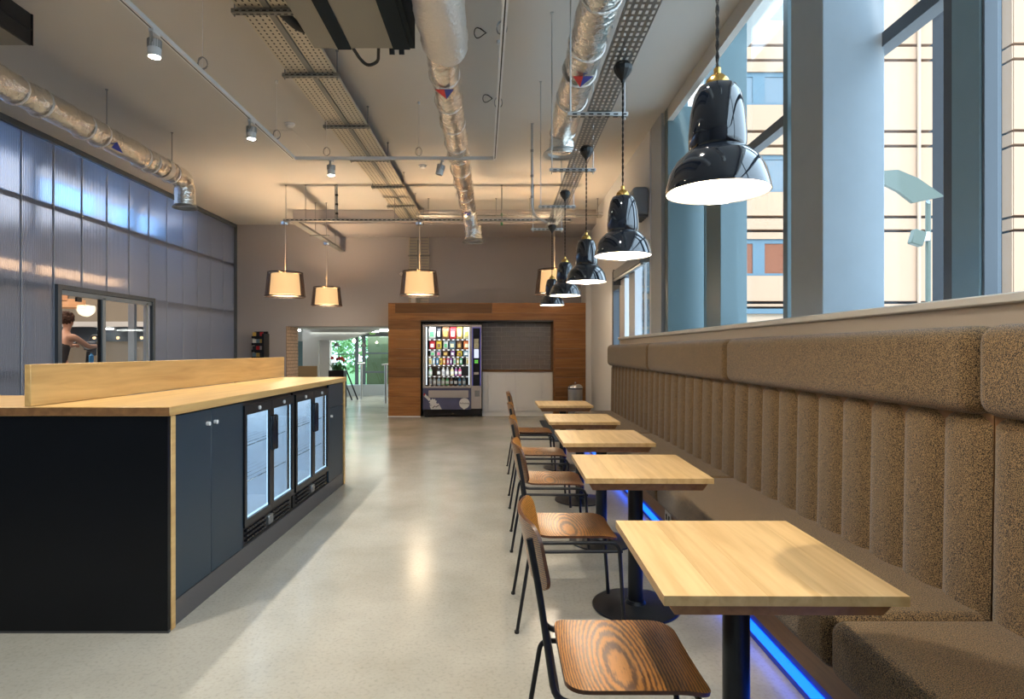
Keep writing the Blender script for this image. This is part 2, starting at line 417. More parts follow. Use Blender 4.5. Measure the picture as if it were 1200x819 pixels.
# ------------------------------------------------------------------ left wall: fluted polycarbonate panels
lw = sempty('wall_left', (XL, 0, 0))
pitch = .515; y0 = 7.63-16*pitch
rowsz = [(0.0, 1.1), (1.1, 2.18), (2.18, 3.19), (3.19, 4.0)]
pm = {}
for r, (za, zb) in enumerate(rowsz):
    bb = bx(-.02, .0, .005, pitch-.005, .0, zb-za-.001); bmesh.ops.recalc_face_normals(bb.bm, faces=bb.bm.faces)
    me = bpy.data.meshes.new('polycarbonate_panel'); bb.bm.to_mesh(me); me.materials.append(M['polycarb']); pm[r] = me
for k in range(26):
    ya = y0+k*pitch
    if ya < 2.0 or ya > YB-.1: continue
    for r, (za, zb) in enumerate(rowsz):
        if r in (0, 1) and 7.6 < ya < 9.6:
            if r == 1: continue
        inst('polycarbonate_panel', pm[r], lw, (0, ya, za))
    j = MB()
    if 7.7 < ya < 9.6:
        j.box(XL-.03, XL+.004, ya-.0045, ya+.0045, 0, 1.1); j.box(XL-.03, XL+.004, ya-.0045, ya+.0045, 2.22, 4.0)
    else: j.box(XL-.03, XL+.004, ya-.0045, ya+.0045, 0, 4.0)
    obj('joint_profile', j, 'joint_alu', lw, world=True)
for zz in (1.1, 2.18, 3.19):
    rl = MB()
    if zz == 2.18 or zz == 1.1: rl.box(XL-.10, XL-.06, 2.0, 7.6, zz-.03, zz+.03).box(XL-.10, XL-.06, 9.8, YB, zz-.03, zz+.03)
    else: rl.box(XL-.10, XL-.06, 2.0, YB, zz-.03, zz+.03)
    obj('rail', rl, 'frame_grey', lw, world=True)
for ya in (3.51, 5.57, 7.60, 9.72, 11.235):
    obj('stud', bx(XL-.34, XL-.24, ya-.035, ya+.035, 0, 4.0), 'frame_grey', lw, world=True)
obj('head_channel', bx(XL-.06, XL+.05, -3.4, YB, 3.97, 4.04), 'frame_dark', lw, world=True)
obj('end_channel', bx(XL-.06, XL+.05, YB-.04, YB, 0, 3.97), 'frame_dark', lw, world=True)
obj('solid_panel', bx(XL-.05, XL, -3.4, y0+10*pitch-.01, 0, 3.97), 'wall_paint', lw, world=True)
# window to the gym
w = sempty('window_1', (XL, 7.66, 1.1))
f = MB(); a, bb_, zt, zb = 7.64, 9.79, 2.195, 1.0
f.box(XL-.06, XL+.045, a, a+.07, zb, zt).box(XL-.06, XL+.045, bb_-.07, bb_, zb, zt).box(XL-.06, XL+.045, a+.07, bb_-.07, zt-.06, zt).box(XL-.06, XL+.045, a+.07, bb_-.07, zb, zb+.06)
obj('frame', f, 'frame_dark', w, world=True)
obj('sash_stile', bx(XL-.03, XL+.02, 8.535, 8.60, 1.06, 2.1), 'frame_grey', w, world=True)
obj('sash_stile', bx(XL-.03, XL+.02, 9.58, 9.64, 1.06, 2.1), 'frame_grey', w, world=True)
obj('seal', bx(XL-.035, XL-.005, 8.50, 8.534, 1.06, 2.1), 'black_metal', w, world=True)
obj('head_rail', bx(XL-.03, XL+.02, 7.71, 9.72, 2.07, 2.13), 'frame_grey', w, world=True)
obj('pane', bx(XL-.02, XL-.014, 7.71, 8.50, 1.06, 2.07), 'glass', w, world=True)
obj('pane', bx(XL-.01, XL-.004, 8.60, 9.58, 1.06, 2.07), 'glass', w, world=True)
obj('latch', bx(XL+.0, XL+.03, 8.0, 8.1, 2.0, 2.06, bev=.005), 'black_metal', w, world=True)

# gym beyond
struct('wall_gym', MB().box(-13, XL-.4, 13.9, 14.1, 1.98, 4.2).box(-13.2, -13, 2, 14, 0, 4.2).box(-13, XL-.4, 1.8, 2, 0, 4.2), 'gym_wall')
struct('trim_5', bx(-13, XL-.4, 13.86, 13.9, 1.56, 2.0), 'gym_band')
struct('trim_6', bx(-13, XL-.4, 13.88, 13.92, 0, 1.56), 'gym_wall')
struct('ceiling_gym', bx(-13, XL-.15, 1.8, 14, 4.2, 4.3), 'gym_dark')
struct('floor_gym', bx(-13, XL-.15, 1.8, 14, .0, .012), 'gym_floor')
for k in range(8):
    x = -12.2+k*.55
    nth_ = ['first', 'second', 'third', 'fourth', 'fifth', 'sixth', 'seventh', 'eighth'][k]
    tag(obj('wall_spot', MB().lathe([(0, -.02), (.035, -.02), (.035, 0), (0, 0)], n=14), 'shade_cream', loc=(x, 13.84, 1.64)), 'small round white light, %s from the left in the row across the gym wall' % nth_, 'light', 'round lights on the gym wall').rotation_euler = (PI/2, 0, 0)
for i, (y0_, y1_, x) in enumerate(((3.0, 5.2, -6.35), (5.5, 7.2, -6.35), (8.2, 9.3, -6.35), (9.6, 10.9, -6.35))):
    t = thing('linear_lamp', ['long', 'second', 'third', 'farthest'][i]+' bluish linear lamp glowing behind the top row of fluted panels'+['', ' left of the window', ' above the gym window', ' near the far corner'][i], 'lamp', (x, (y0_+y1_)/2, 3.5))
    obj('housing', bx(x-.02, x+.0, y0_, y1_, 3.40, 3.74), 'white_paint', t, world=True)
    mm = M['led_gym'] if 'led_gym' in M else mat('led_gym', (.8, .9, 1), .5, emit=(.34, .64, 1), es=4.5)
    obj('diffuser', bx(x+.001, x+.02, y0_+.02, y1_-.02, 3.42, 3.72), 'led_gym', t, world=True)
for i, y in enumerate((9.1, 11.0)):
    t = thing('drum_lamp', ['copper coloured drum lamp seen through the gym window', 'copper coloured drum lamp deeper in the gym'][i], 'lamp', (-8.0-i, y+1.4, 2.35))
    obj('shade', MB().lathe([(.30, -.12), (.30, .05), (.285, .05), (.285, -.12), (.30, -.12)]), 'copper_shade', t)
    obj('cord', MB().tube([(0, 0, -.02), (0, 0, 1.85)], .008, 6), 'cable_black', t)
    obj('diffuser', MB().lathe([(0, -.1), (.284, -.1), (.284, -.11), (0, -.11)]), 'copper_shade', t)
t = thing('strip_light', 'white strip light on the gym wall beside the mirror', 'light', (-9.2, 13.8, 1.72))
obj('body', bx(-9.35, -8.95, 13.8, 13.86, 1.82, 1.87, bev=.005), 'white_paint', t, world=True)
obj('tube', bx(-9.33, -8.97, 13.77, 13.8, 1.83, 1.86, bev=.008), 'fluoro', t, world=True)
t = thing('warm_linear_lamp', 'warm linear lamp glowing behind the fluted panels above the gym window', 'lamp', (-6.25, 7.3, 2.4))
obj('housing', bx(-6.29, -6.25, 3.0, 9.7, 2.36, 2.50), 'board_tan', t, world=True)
mat('warm_led', (1, .7, .4), .5, emit=(1, .52, .22), es=2.6)
obj('diffuser', bx(-6.249, -6.23, 3.0, 9.7, 2.37, 2.49), 'warm_led', t, world=True)
lamp('gym_fill_light', 'AREA', (-9, 9, 4.1), 170, (1, .92, .84), shape='RECTANGLE', size=4, size_y=8)  # added area light with no fixture, brightens the gym
lamp('gym_warm_fill', 'AREA', (-6.6, 8.5, 2.55), 16, (1, .6, .3), shape='RECTANGLE', size=.5, size_y=8, rot=(0, PI/2, 0)).rotation_euler = (0, PI*.5, 0)  # added warm fill for the gym, no lamp body behind it

# ------------------------------------------------------------------ glazing on the right
XG = 2.2
def window(n, ya, yb, fr=.05, z0=1.535, z1=4.5, m='frame_blue', xg=XG, trans=True, dp=.05):
    w = sempty('window_%d' % n, (xg, (ya+yb)/2, z0))
    f = MB()
    f.box(xg-dp, xg+dp, ya, ya+fr, z0, z1).box(xg-dp, xg+dp, yb-fr, yb, z0, z1).box(xg-dp, xg+dp, ya+fr, yb-fr, z0, z0+fr*.5).box(xg-dp, xg+dp, ya+fr, yb-fr, z1-fr, z1)
    obj('frame', f, m, w, world=True)
    if trans: obj('transom', bx(xg-.055, xg+.03, ya+fr, yb-fr, 3.055, 3.135), 'frame_dark', w, world=True)
    obj('pane', bx(xg-.004, xg+.004, ya+fr, yb-fr, z0+fr*.5, z1-fr), 'glass', w, world=True)
window(2, -3.4, .2); window(3, .2, 2.68, fr=.025, xg=2.18, dp=.015)
window(4, 2.835, 4.35, fr=.05); window(5, 4.42, 5.80, fr=.07); window(6, 6.3, 7.26, fr=.05)
# steel column and posts
def post(n, x0, x1, ya, yb, z1=4.55, m='column_paint', z0=1.535):
    struct('trim_%d' % n, bx(x0, x1, ya, yb, z0, z1, bev=.004), m)
post(7, 1.81, 2.16, 3.37, 3.74, m='column_paint')
post(8, 2.05, 2.30, 5.60, 6.0, m='frame_blue')
post(9, 1.84, 2.30, 6.62, 6.75, z1=4.05, m='frame_blue')
post(10, 2.08, 2.15, 2.597, 2.765, m='post_blue')
post(11, 2.09, 2.32, 2.771, 2.83, m='frame_dark')
post(16, 2.085, 2.15, 2.583, 2.595, m='frame_dark')  # dark strip added as painted shade on the blue post's camera side
post(12, 1.81, 2.3, 6.78, 7.24, z1=4.04, m='column_side')
post(13, 2.08, 2.3, 4.35, 4.42, m='frame_blue')
# window with blind box beyond the post
w = sempty('window_7', (XW, 8, 1.535))
f = MB(); f.box(XW, XW+.1, 7.24, 7.32, 1.535, 2.62).box(XW, XW+.1, 8.12, 8.5, 1.535, 2.62).box(XW, XW+.1, 7.32, 8.12, 2.5, 2.62)
obj('frame', f, 'pier_paint', w, world=True)
obj('pane', bx(XW+.04, XW+.046, 7.32, 8.12, 1.535, 2.5), 'glass', w, world=True)
obj('glazing_bar', bx(XW+.02, XW+.05, 7.66, 7.69, 1.535, 2.5), 'white_paint', w, world=True)
d = sempty('door_1', (XW, 9.1, 0))
obj('frame', MB().box(XW-.01, XW+.1, 9.05, 9.15, 0, 2.62).box(XW-.01, XW+.1, 9.62, 9.74, 0, 2.62).box(XW-.01, XW+.1, 9.15, 9.62, 2.3, 2.62).box(XW-.01, XW+.1, 9.15, 9.62, 0, .1).box(XW, XW+.1, 8.7, 9.05, 2.4, 2.62), 'frame_dark', d, world=True)
obj('pane', bx(XW+.04, XW+.046, 9.15, 9.62, .1, 2.3), 'glass', d, world=True)
obj('post', bx(XW-.02, XW+.06, 8.70, 9.05, 0, 2.4), 'white_paint', d, world=True)
t = thing('blind_box', 'long grey blind box fixed above the small window beyond the bench', 'blind', (1.74, 8, 2.45))
obj('housing', bx(1.68, XW, 7.3, 9.0, 2.42, 2.55, bev=.02, seg=2), 'frame_grey', t, world=True)
obj('rail', MB().tube([(1.70, 7.25, 2.40), (1.70, 9.05, 2.40)], .018, 8), 'galv', t, world=True)
obj('bracket', bx(1.68, XW, 9.0, 9.05, 2.33, 2.56), 'frame_dark', t, world=True)
t = thing('air_conditioner', 'grey wall air conditioning box above the small window', 'air conditioner', (1.74, 7.5, 3.0))
obj('casing', bx(1.61, XW, 7.32, 7.75, 3.02, 3.36, bev=.05, seg=4), 'steel_grey', t, world=True)
g = MB()
for k in range(4): g.box(1.62, 1.80, 7.35+k*.1, 7.40+k*.1, 2.99, 3.019)
obj('grille', g, 'frame_dark', t, world=True)
obj('bolt', MB().ball((1.70, 7.5, 3.375), .012, 8, 6), 'galv_dark', t, world=True)

# ------------------------------------------------------------------ outside: facade opposite
fac = thing('apartment_facade', 'cream rendered building opposite with dark horizontal joints', 'building', (12, 22, 0))
zl = [16.6, 15.72, 15.2, 12.59, 12.04, 9.42, 8.88, 6.27, 5.76, 3.12, 2.92]
obj('backing', bx(5.9, 24, 22.35, 22.4, 2.8, 18), 'facade_line', fac, world=True)
winrows = [(13.5, 14.35), (10.4, 11.62), (7.19, 8.57), (4.1, 5.46)]
sections = [(6.2, 15.86, 22.0), (15.9, 18.7, 22.6), (18.78, 24, 21.9)]
for si, (xa, xb, yy) in enumerate(sections):
    zt = 17.9
    dz = {0: 0, 1: -.0, 2: 0}[si]
    for zz in zl:
        za, zb_ = zz+.055, zt
        if si == 0:
            wr = [q for q in winrows if q[0] >= za-.01 and q[1] <= zb_+.01]
            if wr:
                q = wr[0]
                obj('facade_panel', bx(xa, xb, yy, yy+.6, q[1], zb_), 'render_cream', fac, world=True)
                obj('facade_panel', bx(xa, xb, yy, yy+.6, za, q[0]), 'render_cream', fac, world=True)
                for (pa, pb) in ((xa, 8.40), (10.6, xb)):
                    obj('facade_panel', bx(pa, pb, yy, yy+.6, q[0], q[1]), 'render_cream', fac, world=True)
                for (pa, pb) in ((8.40, 10.6),):
                    fr = MB(); mid = (pa+pb)/2
                    fr.box(pa, pb, yy+.08, yy+.16, q[0], q[0]+.1).box(pa, pb, yy+.08, yy+.16, q[1]-.16, q[1]).box(pa, pa+.1, yy+.08, yy+.16, q[0]+.1, q[1]-.16).box(pb-.1, pb, yy+.08, yy+.16, q[0]+.1, q[1]-.16).box(mid-.22, mid+.22, yy+.08, yy+.16, q[0]+.1, q[1]-.16)
                    wf = obj('window', fr, 'facade_blue', fac, world=True)
                    low = q[0] < 5
                    for (u, v) in ((pa+.1, mid-.22), (mid+.22, pb-.1)):
                        obj('pane', bx(u, v, yy+.115, yy+.125, q[0]+.1, q[1]-.16), 'curtain' if low else 'window_reflect', wf, world=True)
                zt = zz-.055; continue
        if zb_-za > .02: obj('facade_panel', bx(xa, xb, yy, yy+.6, za, zb_), 'render_cream' if si != 1 else 'render_pale', fac, world=True)
        zt = zz-.055
    if si == 2:
        zt = 17.9
        for zz in zl:
            obj('return_panel', bx(18.72, 18.76, yy+.02, 22.58, zz+.035, zt), 'render_cream', fac, world=True); zt = zz-.055
obj('band', bx(6.0, 24, 21.85, 22.1, 2.70, 2.88), 'facade_blue', fac, world=True)
obj('base_wall', bx(6.0, 24, 22.0, 22.2, -.1, 2.70), 'render_pale', fac, world=True)
for i, x in enumerate((7.15, 15.3)):
    o = obj('downpipe', MB().tube([(x, 21.9, 0), (x, 21.9, 17.8)], .06, 8), 'render_pale', fac, world=True)
fb = thing('balcony_building', 'pale block with railed balconies seen through the small far window', 'building', (6.5, 30, 0))
obj('wall', bx(4.5, 9.0, 31, 31.5, 0, 13), 'render_pale', fb, world=True)
for k, z in enumerate((2.2, 4.3, 6.4)):
    obj('balcony_slab', bx(4.6, 8.9, 29.8, 31, z, z+.2), 'facade_blue', fb, world=True)
    g = MB()
    for q in range(18): g.box(4.7+q*.24, 4.73+q*.24, 29.85, 29.88, z+.2, z+1.1)
    g.box(4.6, 8.9, 29.83, 29.9, z+1.1, z+1.16)
    obj('railing', g, 'facade_blue', fb, world=True)
    obj('window', bx(5.2, 8.2, 30.9, 31.02, z+.4, z+1.8), 'window_reflect', fb, world=True)
struct('street', bx(2.4, 60, -30, 60, -.2, -.1), 'street')
lp = thing('street_lamp', 'grey street pole with curved green panel and floodlight outside the window', 'street lamp', (8.6, 12.05, -.1))
obj('pole', MB().tube([(8.6, 12.05, -.1), (8.6, 12.05, 4.35)], .05, 10), 'solar_green', lp, world=True)
pts = [(7.62, 4.93), (7.9, 4.95), (8.3, 4.78), (8.82, 4.42), (8.2, 4.29), (7.9, 4.52), (7.62, 4.66)]
obj('panel', MB().prism(pts, 'Y', 11.9, 11.98), 'solar_green', lp, world=True)
obj('panel_arm', MB().tube([(8.6, 12.03, 4.3), (8.5, 11.99, 4.5)], .03, 8), 'column_paint', lp, world=True)
obj('floodlight', bx(8.2, 8.45, 11.9, 12.05, 3.45, 3.75, bev=.02, rot=Matrix.Rotation(.3, 3, 'Y')), 'solar_green', lp, world=True)
obj('floodlight_bracket', bx(8.42, 8.58, 11.95, 12.05, 3.55, 3.72, bev=.01), 'white_paint', lp, world=True)

# ------------------------------------------------------------------ room beyond the doorway
struct('ceiling_beyond', bx(-10, 0, YB+.7, 18.6, 1.885, 2.0), 'ceiling_paint')
struct('wall_beyond', MB().box(-2.0, -1.9, YB+.7, 18.5, 0, 1.885).box(-10, -5.45, 17.5, 17.6, 0, 1.885), 'pier_paint')
struct('wall_stair', MB().box(-5.0, -4.6, 15.0, 15.3, 0, 1.885).prism([(-4.6, 1.6), (-4.0, 1.6), (-3.1, 1.885), (-4.6, 1.885)], 'Y', 15.0, 15.3).box(-6.5, -5.0, 16.5, 16.6, 0, 1.885).box(-4.6, -4.35, 15.1, 15.3, 0, 1.6), 'white_paint')
w = sempty('window_8', (-4.5, 18.3, 0))
g = MB()
for x in (-5.45, -4.44, -4.22, -1.95): g.box(x-.045, x+.045, 18.25, 18.35, 0, 1.885)
g.box(-5.45, -1.9, 18.26, 18.34, 1.78, 1.885).box(-4.2, -1.9, 18.26, 18.34, 1.24, 1.29).box(-4.2, -1.9, 18.26, 18.34, .66, .72).box(-5.45, -4.4, 18.26, 18.34, .0, .1)
g.box(-5.4, -4.4, 18.26, 18.34, 1.22, 1.25).box(-3.4, -3.32, 18.26, 18.34, 1.29, 1.8)
obj('frame', g, 'frame_dark', w, world=True)
obj('pane', bx(-5.41, -4.48, 18.30, 18.306, .1, 1.78), 'glass_green', w, world=True)
obj('pane', bx(-4.18, -2.0, 18.30, 18.306, .05, 1.78), 'glass_green', w, world=True)
struct('wall_garden', MB().box(-4.3, -1.5, 19.0, 19.2, -.1, 1.12).box(-4.3, -3.4, 19.2, 19.4, 1.12, 1.9), 'concrete_olive')
struct('trim_14', MB().prism([(-5.0, 17.4), (-3.9, 17.9), (-2.0, 17.9), (-2.0, 18.15), (-5.4, 18.15)], 'Z', 0, .32), 'frame_grey')
struct('ground_garden', bx(-30, 2.3, 20.5, 60, -.2, -.1), 'grass')
for i, (x, y, s) in enumerate(((-7.9, 22.8, 1.3), (-5.4, 23.2, 1.35), (-2.9, 22.8, 1.3), (-9.8, 27, 2.0))):
    t = thing('garden_tree', ['leafy green tree outside the far glazing, left', 'leafy green tree outside the far glazing behind the tulips', 'leafy green tree outside the right glazed door', 'leafy tree farthest to the left outside the far glazing'][i], 'tree', (x, y, -.1), 'trees outside the far glazing')
    obj('trunk', MB().tube([(0, 0, 0), (.05, .02, 1.0), (0, 0, 2.0)], [.1, .07, .05], 7), 'bark', t)
    lf = bmesh.new()
    for k in range(1400):
        v = Vector((random.gauss(0, 1), random.gauss(0, 1), random.gauss(0, 1))).normalized()*s*random.uniform(.55, 1); v.z = v.z*.8+1.6
        if v.z < .1: v.z = random.uniform(.1, 1)
        a = Vector((random.uniform(-1, 1), random.uniform(-1, 1), random.uniform(-1, 1))).normalized()*.09; bq = a.orthogonal().normalized()*.05
        lf.faces.new([lf.verts.new(v-a), lf.verts.new(v+bq), lf.verts.new(v+a), lf.verts.new(v-bq)])
    o = obj('foliage', lf, 'leaf_pale' if i % 2 else 'grass', t, recalc=False, flat=True); o['kind'] = 'stuff'
for i, (x0, x1, y) in enumerate(((-4.3, -3.2, 15.6), (-3.0, -2.05, 14.6), (-5.2, -4.9, 14.6))):
    t = thing('ceiling_batten', ['white batten light over the far stair soffit', 'white batten light nearest the timber portal in the next room', 'short white light behind the brick reveal'][i], 'light', ((x0+x1)/2, y, 1.88))
    obj('body', bx(x0, x1, y-.06, y+.06, 1.86, 1.884), 'white_paint', t, world=True)
    obj('diffuser', bx(x0+.02, x1-.02, y-.05, y+.05, 1.82, 1.859, bev=.01), 'fluoro', t, world=True)
lamp('room_beyond_fill', 'AREA', (-3.6, 16.2, 1.8), 18, (.95, 1, .88), shape='RECTANGLE', size=2.4, size_y=2.5)  # added fill light under the far ceiling, without a fixture
for i, (x, y, z) in enumerate(((-4.15, 16.8, 1.62), (-2.55, 17.4, 1.62))):
    t = thing('bulb_pendant', ['bare glowing bulb pendant left, above the tulips', 'bare glowing bulb pendant right, before the glazed door'][i], 'lamp', (x, y, z))
    obj('bulb', MB().ball((0, 0, 0), .04, 12, 8, (1, 1, 1.3)), 'bulb_glow', t); obj('cord', MB().tube([(0, 0, .05), (0, 0, 1.885-z)], .006, 6), 'cable_black', t)
for i, (x, y, z) in enumerate(((-4.75, 17.2, 1.48), (-4.0, 17.3, 1.48))):
    t = thing('bell_pendant', ['small dark bell pendant left of the bare bulb in the next room', 'small dark bell pendant right of the bare bulb in the next room'][i], 'lamp', (x, y, z))
    obj('shade', MB().lathe([(.03, .1), (.05, .06), (.1, -.02), (.09, -.02), (.04, .05), (.0, .1)], n=16), 'cable_black', t); obj('cord', MB().tube([(0, 0, .09), (0, 0, 1.885-z)], .006, 6), 'cable_black', t)
tag(obj('exit_sign', bx(-3.33, -3.18, 15.0, 15.02, 1.74, 1.80), 'leaf_pale'), 'small green hanging sign beside the batten lights', 'sign')
tag(obj('reception_board', bx(-4.78, -4.32, 13.95, 14.0, 0, .985, bev=.004), 'board_tan'), 'tan board screen standing behind the counter end', 'screen')
t = thing('tulip_planter', 'red tulips in a tall black planter beyond the counter', 'plant', (-3.9, 14.2, 0))
obj('planter', bx(-4.08, -3.72, 14.05, 14.35, 0, .88, bev=.01), 'black_metal', t, world=True)
lf = bmesh.new()
for k in range(70):
    a = random.uniform(0, 2*PI); L_ = random.uniform(.12, .30); tilt = random.uniform(.1, 1.0)
    d_ = Vector((math.cos(a)*math.sin(tilt), math.sin(a)*math.sin(tilt), math.cos(tilt))); sd = Vector((-math.sin(a), math.cos(a), 0))*.014
    p = Vector((-3.9+random.uniform(-.12, .12), 14.2+random.uniform(-.08, .08), .87))
    v = [lf.verts.new(q) for q in (p-sd*.5, p+d_*L_*.5-sd, p+d_*L_-Vector((0, 0, .03)), p+d_*L_*.5+sd, p+sd*.5)]; lf.faces.new(v)
o = obj('leaves', lf, 'leaf', t, world=True, recalc=False); o['kind'] = 'stuff'
for k, (dx, dy, dz) in enumerate(((-.13, 0, 1.17), (-.02, .03, 1.14), (.10, 0, 1.16), (.15, -.05, 1.12), (.05, -.04, 1.16))):
    fl_ = obj('flower', MB().ball((-3.9+dx, 14.2+dy, dz), .035, 10, 8, (1, 1, 1.25)), 'petal', t, world=True)
    obj('stem', MB().tube([(-3.9+dx, 14.2+dy, dz-.03), (-3.9+dx*.6, 14.2+dy, .87)], .005, 5), 'leaf', fl_, world=True)
t = thing('handrail', 'dark sloping handrail of the stair beyond the counter', 'handrail', (-4.0, 16.2, 0))
obj('rail', MB().tube([(-4.42, 16.2, .92), (-4.06, 16.2, .0)], .02, 8), 'black_metal', t, world=True)
obj('rail', MB().tube([(-4.30, 16.35, .92), (-3.94, 16.35, .0)], .02, 8), 'black_metal', t, world=True)
obj('top_bar', MB().tube([(-4.42, 16.2, .92), (-4.30, 16.35, .92)], .02, 8), 'black_metal', t, world=True)
for i, x in enumerate((-2.95, -3.9, -4.7)):
    y = (15.2, 16.6, 16.6)[i]
    t = thing('railing_post', ['steel railing post beside the timber portal', 'steel railing post right of the tulips', 'steel railing post left of the tulips'][i], 'railing', (x, y, 0))
    obj('post', MB().tube([(x, y, 0), (x, y, .98)], .035, 10), 'brushed_steel', t, world=True)
    obj('cap', MB().tube([(x-.1, y, .98), (x+.1, y, 1.0)], .02, 8), 'brushed_steel', t, world=True)
t = thing('side_door_panel', 'dark green glazed panel behind the brick reveal', 'door', (-5.6, 16.4, 0))
obj('leaf', bx(-5.75, -5.3, 16.35, 16.4, 0, 1.6), 'frame_blue', t, world=True)

# ------------------------------------------------------------------ timber portal with niche
tp = thing('timber_portal', 'brown oak plank portal framing vending machine and tiled niche', 'wall unit', (-.3, 12.45, 0))
PX0, PX1, NX0, NX1, PF, PT, NT = -2.30, 1.70, -1.64, 1.05, 12.1, 2.31, 1.96
def planks(x0, x1, z0, z1, h):
    z = z0
    while z < z1-.02:
        zz = min(z+h, z1)
        obj('plank', bx(x0+.001, x1-.001, PF, PF+.03, z+.0015, zz-.0015), 'oak_portal', tp, world=True); z = zz
planks(PX0, NX0-.002, .02, NT, .195); planks(NX1+.002, PX1, .02, NT, .195)
obj('plank', bx(PX0, PX0+.14, PF, PF+.03, 2.085, 2.29), 'oak_portal', tp, world=True)
obj('plank', bx(PX0+.143, -.20, PF+.002, PF+.03, 2.105, 2.29), 'oak_sign', tp, world=True)
obj('plank', bx(-.197, PX1, PF, PF+.03, 2.105, 2.31), 'oak_portal', tp, world=True)
obj('plank', bx(PX0, PX1, PF, PF+.03, NT, 2.102), 'oak_portal', tp, world=True)
obj('plank', bx(PX0, -.2, PF, PF+.03, 2.293, 2.31), 'oak_portal', tp, world=True)
obj('top_board', bx(PX0, PX1, PF+.03, YB+.02, 2.29, 2.31), 'oak_portal', tp, world=True)
obj('side_board', bx(PX0, PX0+.03, PF+.03, YB+.02, .0, 2.29), 'oak_portal', tp, world=True)
obj('side_board', bx(PX1-.03, PX1, PF+.03, YB+.02, .0, 2.29), 'oak_portal', tp, world=True)
obj('reveal', bx(NX1-.001, NX1+.03, PF-.002, YB, .0, NT), 'oak_portal', tp, world=True)
obj('dark_lining', MB().box(NX0-.03, NX0, PF+.001, YB, .0, NT).box(NX0, NX1, PF+.005, PF+.6, NT-.03, NT-.001), 'black_metal', tp, world=True)
obj('skirting', MB().box(PX0-.005, NX0, PF-.008, PF, 0, .02).box(NX1, PX1+.005, PF-.008, PF, 0, .02), 'white_paint', tp, world=True)
nb = sempty('wall_niche', (0, YB, 0))
obj('grout_bed', bx(NX0, NX1, YB-.02, YB-.005, 0, NT), 'grout', nb, world=True)
tw, th = .2045, .0985
bb = bx(.002, tw-.003, -.032, -.020, .002, th-.003, bev=.003); bmesh.ops.recalc_face_normals(bb.bm, faces=bb.bm.faces)
tme = bpy.data.meshes.new('tile'); bb.bm.to_mesh(tme); tme.materials.append(M['tile'])
z = .955; r = 0
while z < NT-.06:
    x = -.62-(tw/2 if r % 2 else 0)
    while x < NX1-.02:
        if x+tw <= NX1+.005: inst('tile', tme, nb, (x, 0, z))
        else:
            hb = bx(x+.002, NX1-.003, YB-.032, YB-.02, z+.002, z+th-.003); obj('tile', hb, 'tile', nb, world=True)
        x += tw
    z += th; r += 1

# white cupboards
wc = thing('white_cupboard', 'white cupboard run in the tiled niche right of the vending machine', 'cupboard', (.35, 12.4, 0))
CX0, CX1 = -.40, 1.045
obj('carcass', bx(CX0, CX1, 12.24, 12.76, .10, .91), 'cabinet_white', wc, world=True)
xs = [CX0, -.285, .278, .83, CX1]
for i in range(4):
    nm = 'door' if i in (1, 2) else 'filler_panel'
    obj(nm, bx(xs[i]+.006, xs[i+1]-.006, 12.22, 12.238, .105, .90, bev=.002), 'cabinet_white', wc, world=True)
obj('plinth', bx(CX0, CX1, 12.25, 12.3, 0, .10), 'cabinet_white', wc, world=True)
tag(obj('worktop', bx(CX0-.005, CX1, 12.19, 12.765, .911, .945, bev=.003), 'oak_portal', loc=(0, 0, 0)), 'thin brown worktop on the white cupboards', 'worktop')

# bin
t = thing('waste_bin', 'tall brushed steel bin with domed lid before the timber portal', 'bin', (1.44, 11.72, 0))
obj('body', MB().lathe([(0, .02), (.135, .02), (.14, .03), (.14, .60), (0, .60)], n=40), 'brushed_steel', t)
obj('lid', MB().lathe([(.143, .60), (.145, .63), (.12, .67), (.06, .70), (0, .71)], n=40), 'chrome', t)
obj('collar', MB().lathe([(.0, .59), (.146, .59), (.146, .61), (0, .61)], n=40), 'black_metal', t)
obj('knob', MB().ball((0, 0, .715), .018, 10, 8), 'chrome', t)
obj('foot_ring', MB().lathe([(0, 0), (.143, 0), (.143, .02), (0, .02)], n=40), 'rubber', t)
t = thing('call_point', 'small red fire call point on the white pier', 'alarm', (1.80, 12.2, 1.2))
obj('box', bx(1.77, 1.809, 12.15, 12.25, 1.11, 1.21, bev=.005), 'red', t, world=True)
obj('button', bx(1.765, 1.77, 12.17, 12.23, 1.13, 1.19), 'white_paint', t, world=True)
tag(obj('door_mat', bx(.72, 1.68, 8.8, 11.4, .001, .014, bev=.004), 'mat_dark'), 'dark blue grey floor mat between the last table and the bin', 'mat')

# ------------------------------------------------------------------ vending machine
def vx(px): return (px-588)/700*12.06
def vz(py): return 1.34+(411-py)/700*12.06
VF = 12.06
vm = thing('vending_machine', 'black and silver snack vending machine with lit glass front', 'vending machine', (-1.0, 12.4, 0))
X0, X1 = vx(494.6), vx(565)
cab = MB()
cab.box(X0, X0+.03, VF+.02, 12.74, .13, vz(379.5)).box(X1-.03, X1, VF+.02, 12.74, .13, vz(379.5)).box(X0+.03, X1-.03, VF+.02, 12.74, vz(379.5)-.03, vz(379.5)).box(X0+.03, X1-.03, 12.6, 12.74, .13, vz(379.5)-.03).box(X0+.03, X1-.03, VF+.02, 12.6, .13, .16)
obj('cabinet', cab, 'vend_black', vm, world=True)
gx0, gx1, gz0, gz1 = vx(495.6), vx(552), vz(454.5), vz(380.5)
obj('door_frame', MB().box(gx0, gx1, VF-.01, VF+.02, gz1-.03, gz1).box(gx0, gx1, VF-.01, VF+.02, gz0, gz0+.035).box(gx0, gx0+.05, VF-.01, VF+.02, gz0+.035, gz1-.03).box(gx1-.03, gx1, VF-.01, VF+.02, gz0+.035, gz1-.03), 'vend_silver', vm, world=True)
obj('glass_pane', bx(gx0+.05, gx1-.03, VF, VF+.006, gz0+.035, gz1-.03), 'glass', vm, world=True)
